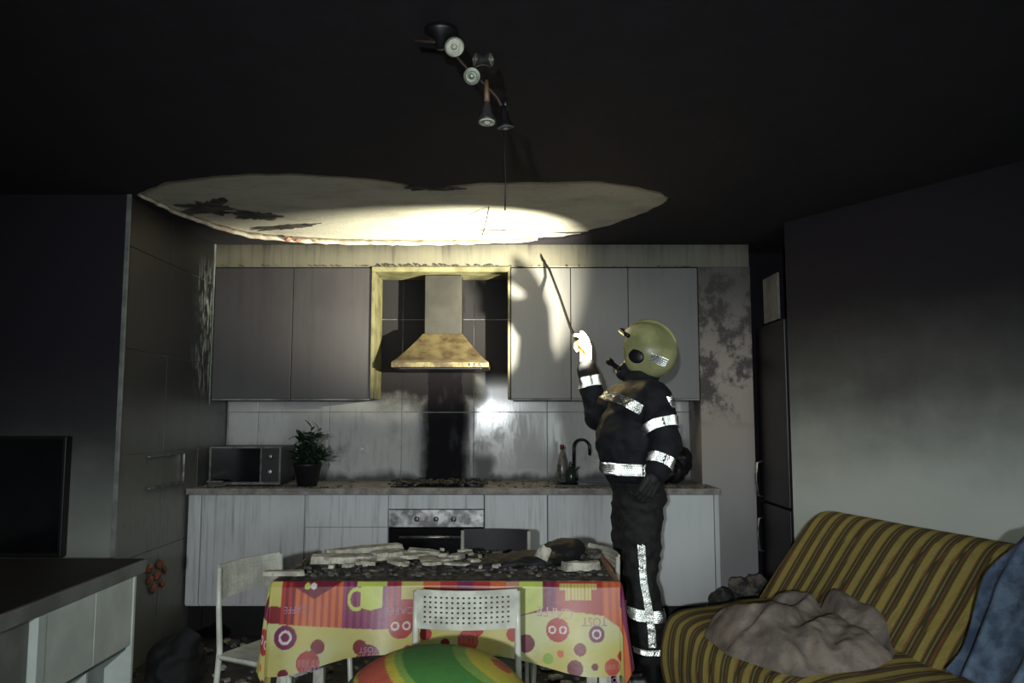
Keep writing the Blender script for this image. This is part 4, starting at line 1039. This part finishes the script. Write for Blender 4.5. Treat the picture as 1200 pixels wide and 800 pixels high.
v = (Vector(EL) - Vector(SL)); ring_tape('j', Vector(SL).lerp(EL, .62), v, .050, 0, 2 * PI, CAMD, .13)
v = (Vector(WL) - Vector(EL)); ring_tape('j', Vector(EL).lerp(WL, .72), v, .050, 0, 2 * PI, CAMD, .13)
v = (Vector(WRr) - Vector(ERr)); ring_tape('j', Vector(ERr).lerp(WRr, .72), v, .060, 0, 2 * PI, CAMD, .13)
ring_tape('t', (KL[0] + .015, KL[1] - .005, .375), (0.1, 0, 1), .060, 0, 2 * PI, CAMD, .13)
ring_tape('t', (KR[0] + .015, KR[1] + .005, .375), (0.1, 0, 1), .060, 0, 2 * PI, CAMD, .13)
ring_tape('t', (AL[0] - .008, AL[1], .205), (0, 0, 1), .026, 0, 2 * PI, CAMD)
def leg_f(s, t):
    f_ = s / .49; x = .632 + .015 * f_ + .030 * (1 / (1 + math.exp(-(f_ - .55) * 10))) + (t - .017); z = .72 - .49 * f_
    hit, n, _, _ = BV['t'].ray_cast(Vector((x, 3, z)), Vector((0, 1, 0))); return (hit, n) if hit else (BV['t'].find_nearest(Vector((x, 4, z)))[0], Vector((0, -1, 0)))
PF(tape('reflective_stripe', leg_f, .49, .034, pe))
# helmet tape
hb_ = BVHTree.FromPolygons([v.co[:] for v in hl.data.vertices], [p.vertices[:] for p in hl.data.polygons])
def helm_f(s, t):
    d = (MH.to_3x3() @ Vector((-.74 - (s - .0325) * 8, .66 - (s - .0325) * 5, .02 + (t - .015) * 8))).normalized(); hit, n, _, _ = hb_.ray_cast(Vector(HD), d)
    if hit is None: hit = Vector(HD) + d * .14
    return hit, d
tape('reflective_patch', helm_f, .075, .036, hl, .009)
# torch on the chest
tq = Vector((-.855, 1.23, .87)).normalized()
M = Matrix.Translation(TORCH) @ tq.to_track_quat('Z', 'Y').to_matrix().to_4x4()
bm = bmesh.new(); lathe(bm, [(.010, -.075), (.013, -.07), (.013, -.015), (.019, .0), (.019, .018), (.016, .018), (.012, .004)], 24, M); to = PF(fin('torch', bm, M_BLACK, pe, True))
# gloves
def hand(name, wrist, palm_dir, finger_curl, side, nrm, curl_amt, spread=.9, mat=M_GLOVE, s=1.0):
    """palm + four curled fingers of different length + thumb; palm_dir along the hand, nrm out of the palm"""
    d = Vector(palm_dir).normalized(); n = Vector(nrm); n = (n - d * n.dot(d)).normalized(); w_ = d.cross(n) * side
    W0 = Vector(wrist); P = []
    kn = []
    for i, (o_, ln) in enumerate(((-.034, .072), (-.012, .080), (.012, .076), (.033, .062))):
        base = W0 + d * (.092 if i in (1, 2) else .086) * s + w_ * o_ * s
        P.append(('c', W0 + d * .02 * s + w_ * o_ * .7 * s, base, .019 * s, .0145 * s)); ang = .0; p = base
        for j, fr in enumerate((.42, .32, .26)):
            ang += curl_amt * (.9 if j == 0 else 1.1) * finger_curl[i]; q = p + (d * math.cos(ang) + n * math.sin(ang)) * ln * fr * s * 1.15
            P.append(('c', p, q, (.0125 - .001 * j) * s, (.0115 - .001 * j) * s)); p = q
    tb0 = W0 + d * .030 * s - w_ * .034 * s; t1 = tb0 + (d * .55 - w_ * .6 + n * .45).normalized() * .038 * s; t2 = t1 + (d * .75 - w_ * .05 + n * .75).normalized() * .030 * s; t3 = t2 + (d * .6 + w_ * .35 + n * .6).normalized() * .022 * s
    P += [('c', W0 + d * .02 * s, tb0, .018 * s, .016 * s), ('c', tb0, t1, .016 * s, .014 * s), ('c', t1, t2, .0135 * s, .0125 * s), ('c', t2, t3, .0125 * s, .011 * s)]
    P.append(('c', W0 - d * .045 * s, W0 + d * .02 * s, .036 * s, .026 * s))
    return pb(name, P, mat, voxel=.0042, smooth=2)
hand('glove', Vector(WRr) + Vector((-.004, .008, .035)), (-.02, .10, 1), (.30, .55, 1.1, 1.25), -1, (-.9, -.3, .0), .9, s=1.05)
M_GLB = simple('dark glove', (.03, .028, .03), .7)
hand('glove', Vector(WL) + Vector((-.018, -.004, -.028)), (-.45, .05, -.9), (.9, 1, 1, 1), -1, (-.3, .9, .3), .55, mat=M_GLB, s=1.05)
# hook tool held in the raised glove
hk = empty('ceiling_hook', (.395, 4.60, 1.60), 0, 'long black hooked rod with orange grip held up to the ceiling', 'tool')
G0 = Vector((.392, 4.44, 1.695)); pts = [G0 + Vector((.0, -.01, -.06)), G0, Vector((.345, 4.70, 1.87)), Vector((.300, 4.98, 2.10)), Vector((.262, 5.12, 2.245)), Vector((.245, 5.185, 2.31)), Vector((.225, 5.225, 2.345)), Vector((.205, 5.265, 2.395)), Vector((.198, 5.285, 2.425))]
O = Vector(hk.location)
TB('rod', [p - O for p in pts], [.009, .009, .008, .008, .008, .009, .009, .008, .004], M_ROD, hk, 10)
TB('grip', [pts[0] - O, G0 - O, G0.lerp(pts[2], .15) - O], [.014, .014, .012], M_ORANGE, hk, 12)
